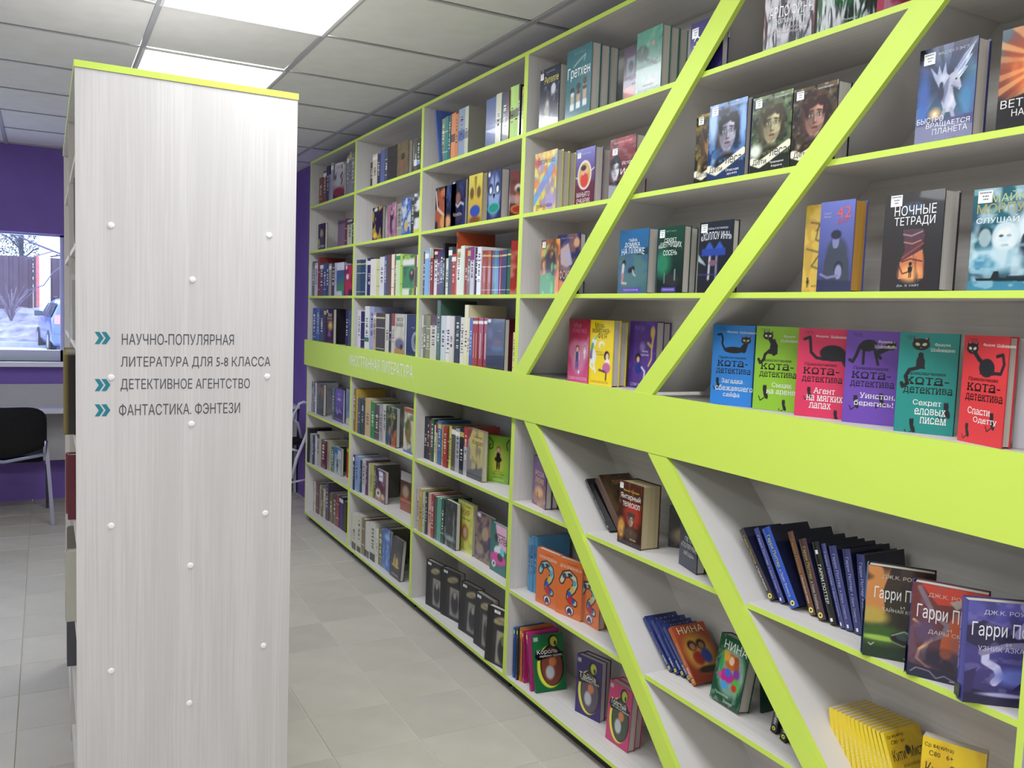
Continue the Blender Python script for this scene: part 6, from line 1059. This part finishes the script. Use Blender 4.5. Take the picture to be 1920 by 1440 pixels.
place_row(SM, 'L2', 'S', 0, ['l %d 0 %d 22306c yb=%d tx=%d t=16 spr=nina art=bluenina w=.135 lab=blue_girl_adventure_book,_%s_from_left_in_the_leaning_row' % (x, ty, y, tx, nm) for x, y, tx, ty, nm in nin] +
    ['l 480 0 400 a84c2c yb=830 tx=290 t=20 art=nina1 w=.135 res=44 lab=orange_girl_adventure_book_with_full_cover,_end_of_leaning_row', 'a 600 835 435 1c4c34 art=nina2 x2=900 yb=915 yr=1065 w=.13 tx=695 res=64 lab=green_book_with_colourful_girl_picture,_leaning_back_between_lower_braces',
     'l 905 0 440 1c3c30 yb=1042 tx=975 t=24 w=.12 X=40 lab=dark_green_book_just_behind_the_colourful_girl_cover', 'l 955 0 440 245048 yb=1020 tx=1030 t=24 w=.1 X=60 lab=deep_green_book_second_behind_the_colourful_girl_cover',
     'l 1055 0 700 16161a yb=1165 tx=1155 t=22 spr=nina lab=black_book_leaning_right,_left_of_two_under_the_lower_brace', 'l 1125 0 760 1c1818 yb=1230 tx=1235 t=22 spr=nina lab=black_book_leaning_right,_right_of_two_under_the_lower_brace'])
q = on_x(1365, 1437, 1.87); zb_ = Z0+T/2+.0005
book((q[0], q[1], zb_), math.radians(-70), .10, q[2]-zb_-.022, .02, 0, 'b02c34', label='dark red book barely showing at the lower frame edge, bottom shelf between the braces', group='books on the bottom shelf between the braces')
hp = [(405, 1093, 125, 455, 26, '3c3436', 'hpA', 'charcoal leaning fantasy book, first on the left'), (495, 1115, 255, 445, 20, '3c4484', 'hpB', 'slim blue-violet leaning fantasy book, second from left'), (592, 1165, 330, 445, 32, '2c50b0', 'hpB2', 'thick bright blue leaning fantasy book, third from left'),
      (765, 1220, 560, 470, 20, '6c4830', 'hpA2', 'brown leaning fantasy book, fourth from left'), (840, 1265, 660, 535, 26, '4c3438', 'hpA3', 'dark maroon leaning fantasy book, fifth from left'), (945, 1305, 780, 560, 22, '141814', 'hpD', 'black leaning fantasy book with tall white letters'),
      (1035, 1335, 860, 575, 18, '484c80', 'hpB', 'slate violet leaning book right of the black one'), (1085, 1355, 930, 595, 26, '3c4078', 'hpB', 'violet leaning book, second right of the black one'), (1165, 1385, 1050, 620, 26, '383c70', 'hpB', 'violet leaning book, third right of the black one'), (1235, 1420, 1180, 665, 24, '30386c', 'hpB', 'navy violet leaning book directly left of the standing covers')]
place_row(SR, 'L1', 'T', 0, ['l %d 0 %d %s yb=%d tx=%d t=%d spr=%s w=.15 bulge=2 fc=1c2038 lab=%s' % (x, ty, c, y, tx, t, sp, lb.replace(' ', '_')) for x, y, tx, ty, t, c, sp, lb in hp])
place_row(SR, 'L1', 'V', 0, ['a 150 450 240 241c18 art=hp1 t=38 yb=935 yr=992 w=.145 sp=5c80a0 bulge=4 tx=190 one=1 res=84 lab=orange_and_green_fantasy_hardback,_left_of_three_standing_covers', 'a 492 885 370 50303c art=hp2 t=38 yb=1085 yr=1180 w=.15 sp=3c447c bulge=5 tx=535 one=1 res=90 lab=red_and_grey_fantasy_hardback,_middle_of_three_standing_covers', 'a 922 1420 520 3c3874 art=hp3 t=40 yb=1305 yr=1460 w=.155 sp=4c4c90 bulge=5 tx=975 one=1 res=96 lab=violet_fantasy_hardback,_right_of_three_standing_covers'])
# yellow row (their feet are below the frame)
zl = SH['L2']+T/2
for i in range(13):
    k = i/12.0; tx, ty = pxl('W', 325+(735-325)*k, 375+(585-375)*k); P = np.array([D+.075-.03*k*0, 1.475-.20*k, zl]); Q = on_x(tx, ty, P[0]); d = Q-P; ph = math.atan2(d[1], d[2]); h = .165
    ph = min(max(ph, .1), .6)
    P2 = Q-np.array([0, math.sin(ph)*h, math.cos(ph)*h]); P2[2] = zl+.0005
    t = .0135; h2 = (Q[2]-zl)/math.cos(ph)
    Pf = np.array([P[0], Q[1]-math.sin(ph)*h2-t*math.cos(ph), zl+t*math.sin(ph)])
    book(Pf, 0, .13, h2, t, ph, 'e2c01c', spine='e8cc30', ops=ART['yellow'] if i in (12, ) else None, prints=PR['yellow'] if i == 12 else [('t', 'Ср 84(4Ита)', .04, .9, .4, .95, '2c2410', .0)], sprints=SPR['yl'], hard=False, res=60,
         label='slim yellow book in the leaning yellow row, %s from left' % ORD[i], group='yellow leaning books on the second lowest shelf')
Pt = on_z(*pxl('W', 1062, 900), zl+.10); q = on_x(*pxl('W', 1085, 622), D+.03); q2 = on_x(*pxl('W', 1560, 873), D+.09)
book((q[0], q[1], zl+.0005), math.radians(-66), .13, q[2]-zl, .03, math.radians(3), 'e0b818', ops=ART['yellow'], prints=PR['yellow'], hard=False, res=60, label='yellow book with handwritten shelf mark facing out beside the yellow row', group='yellow books facing out')

# books in the near bookcase (seen edge-on along its left side)
side = [(1.47, 2.66, .078, .205, .16, .03, '2b2b33', 'black'), (1.47, 2.72, .080, .21, .17, .02, 'd8d8d4', 'white'), (1.47, 3.10, .076, .19, .15, .03, 'b8b8b0', 'light grey'), (1.47, 3.20, .074, .21, .16, .03, 'e0e0dc', 'pale'), (1.47, 3.42, .074, .2, .15, .03, '8c3c34', 'red'),
        (1.18, 2.98, .048, .268, .2, .035, '3a342c', 'large dark brown'), (1.18, 3.05, .052, .24, .2, .03, '4c4450', 'mauve grey'), (1.18, 2.64, .086, .2, .15, .03, '3c78b0', 'blue'), (1.18, 2.69, .084, .18, .15, .02, 'd0d4d0', 'pale grey'),
        (.895, 3.05, .060, .21, .15, .04, '6c2434', 'maroon'), (.895, 3.14, .056, .2, .15, .03, '8c3c34', 'brick red'), (.605, 3.2, .060, .23, .16, .02, '7c7c74', 'grey'), (.605, 2.92, .050, .22, .16, .035, 'c8c8b8', 'cream'), (.315, 3.3, .060, .2, .15, .03, '4c4c54', 'dark grey'),
        (1.76, 3.0, .080, .21, .15, .03, '5c5c64', 'grey'), (1.76, 2.66, .084, .2, .15, .02, '2c2c2c', 'black')]
LV2 = {1.47: 'fifth', 1.18: 'fourth', .895: 'third', .605: 'second lowest', .315: 'lowest', 1.76: 'sixth'}
for i, (z, y, x, h, w, t, c, nm) in enumerate(side):
    sp = 'c8b04c' if nm.startswith('large') else c
    book((x, y, z+.0005), 0, w, h, t, 0, c, spine=sp, ops=[('bg', '2c2820'), ('r', 0, 0, .045, 1, 'c8b04c'), ('r', .05, .93, .2, 1, 'b8b8a8')] if nm.startswith('large') else None, label='%s book on the %s shelf in the left side of the near bookcase, %s one' % (nm, LV2[z], 'nearer' if y < 3 else 'farther') if False else '%s book poking from the near bookcase\'s left side, %s shelf' % (nm, LV2[z]), group='books in the left side of the near bookcase', bands=[(.0, .4, '2c2c2c')] if nm == 'cream' else ())
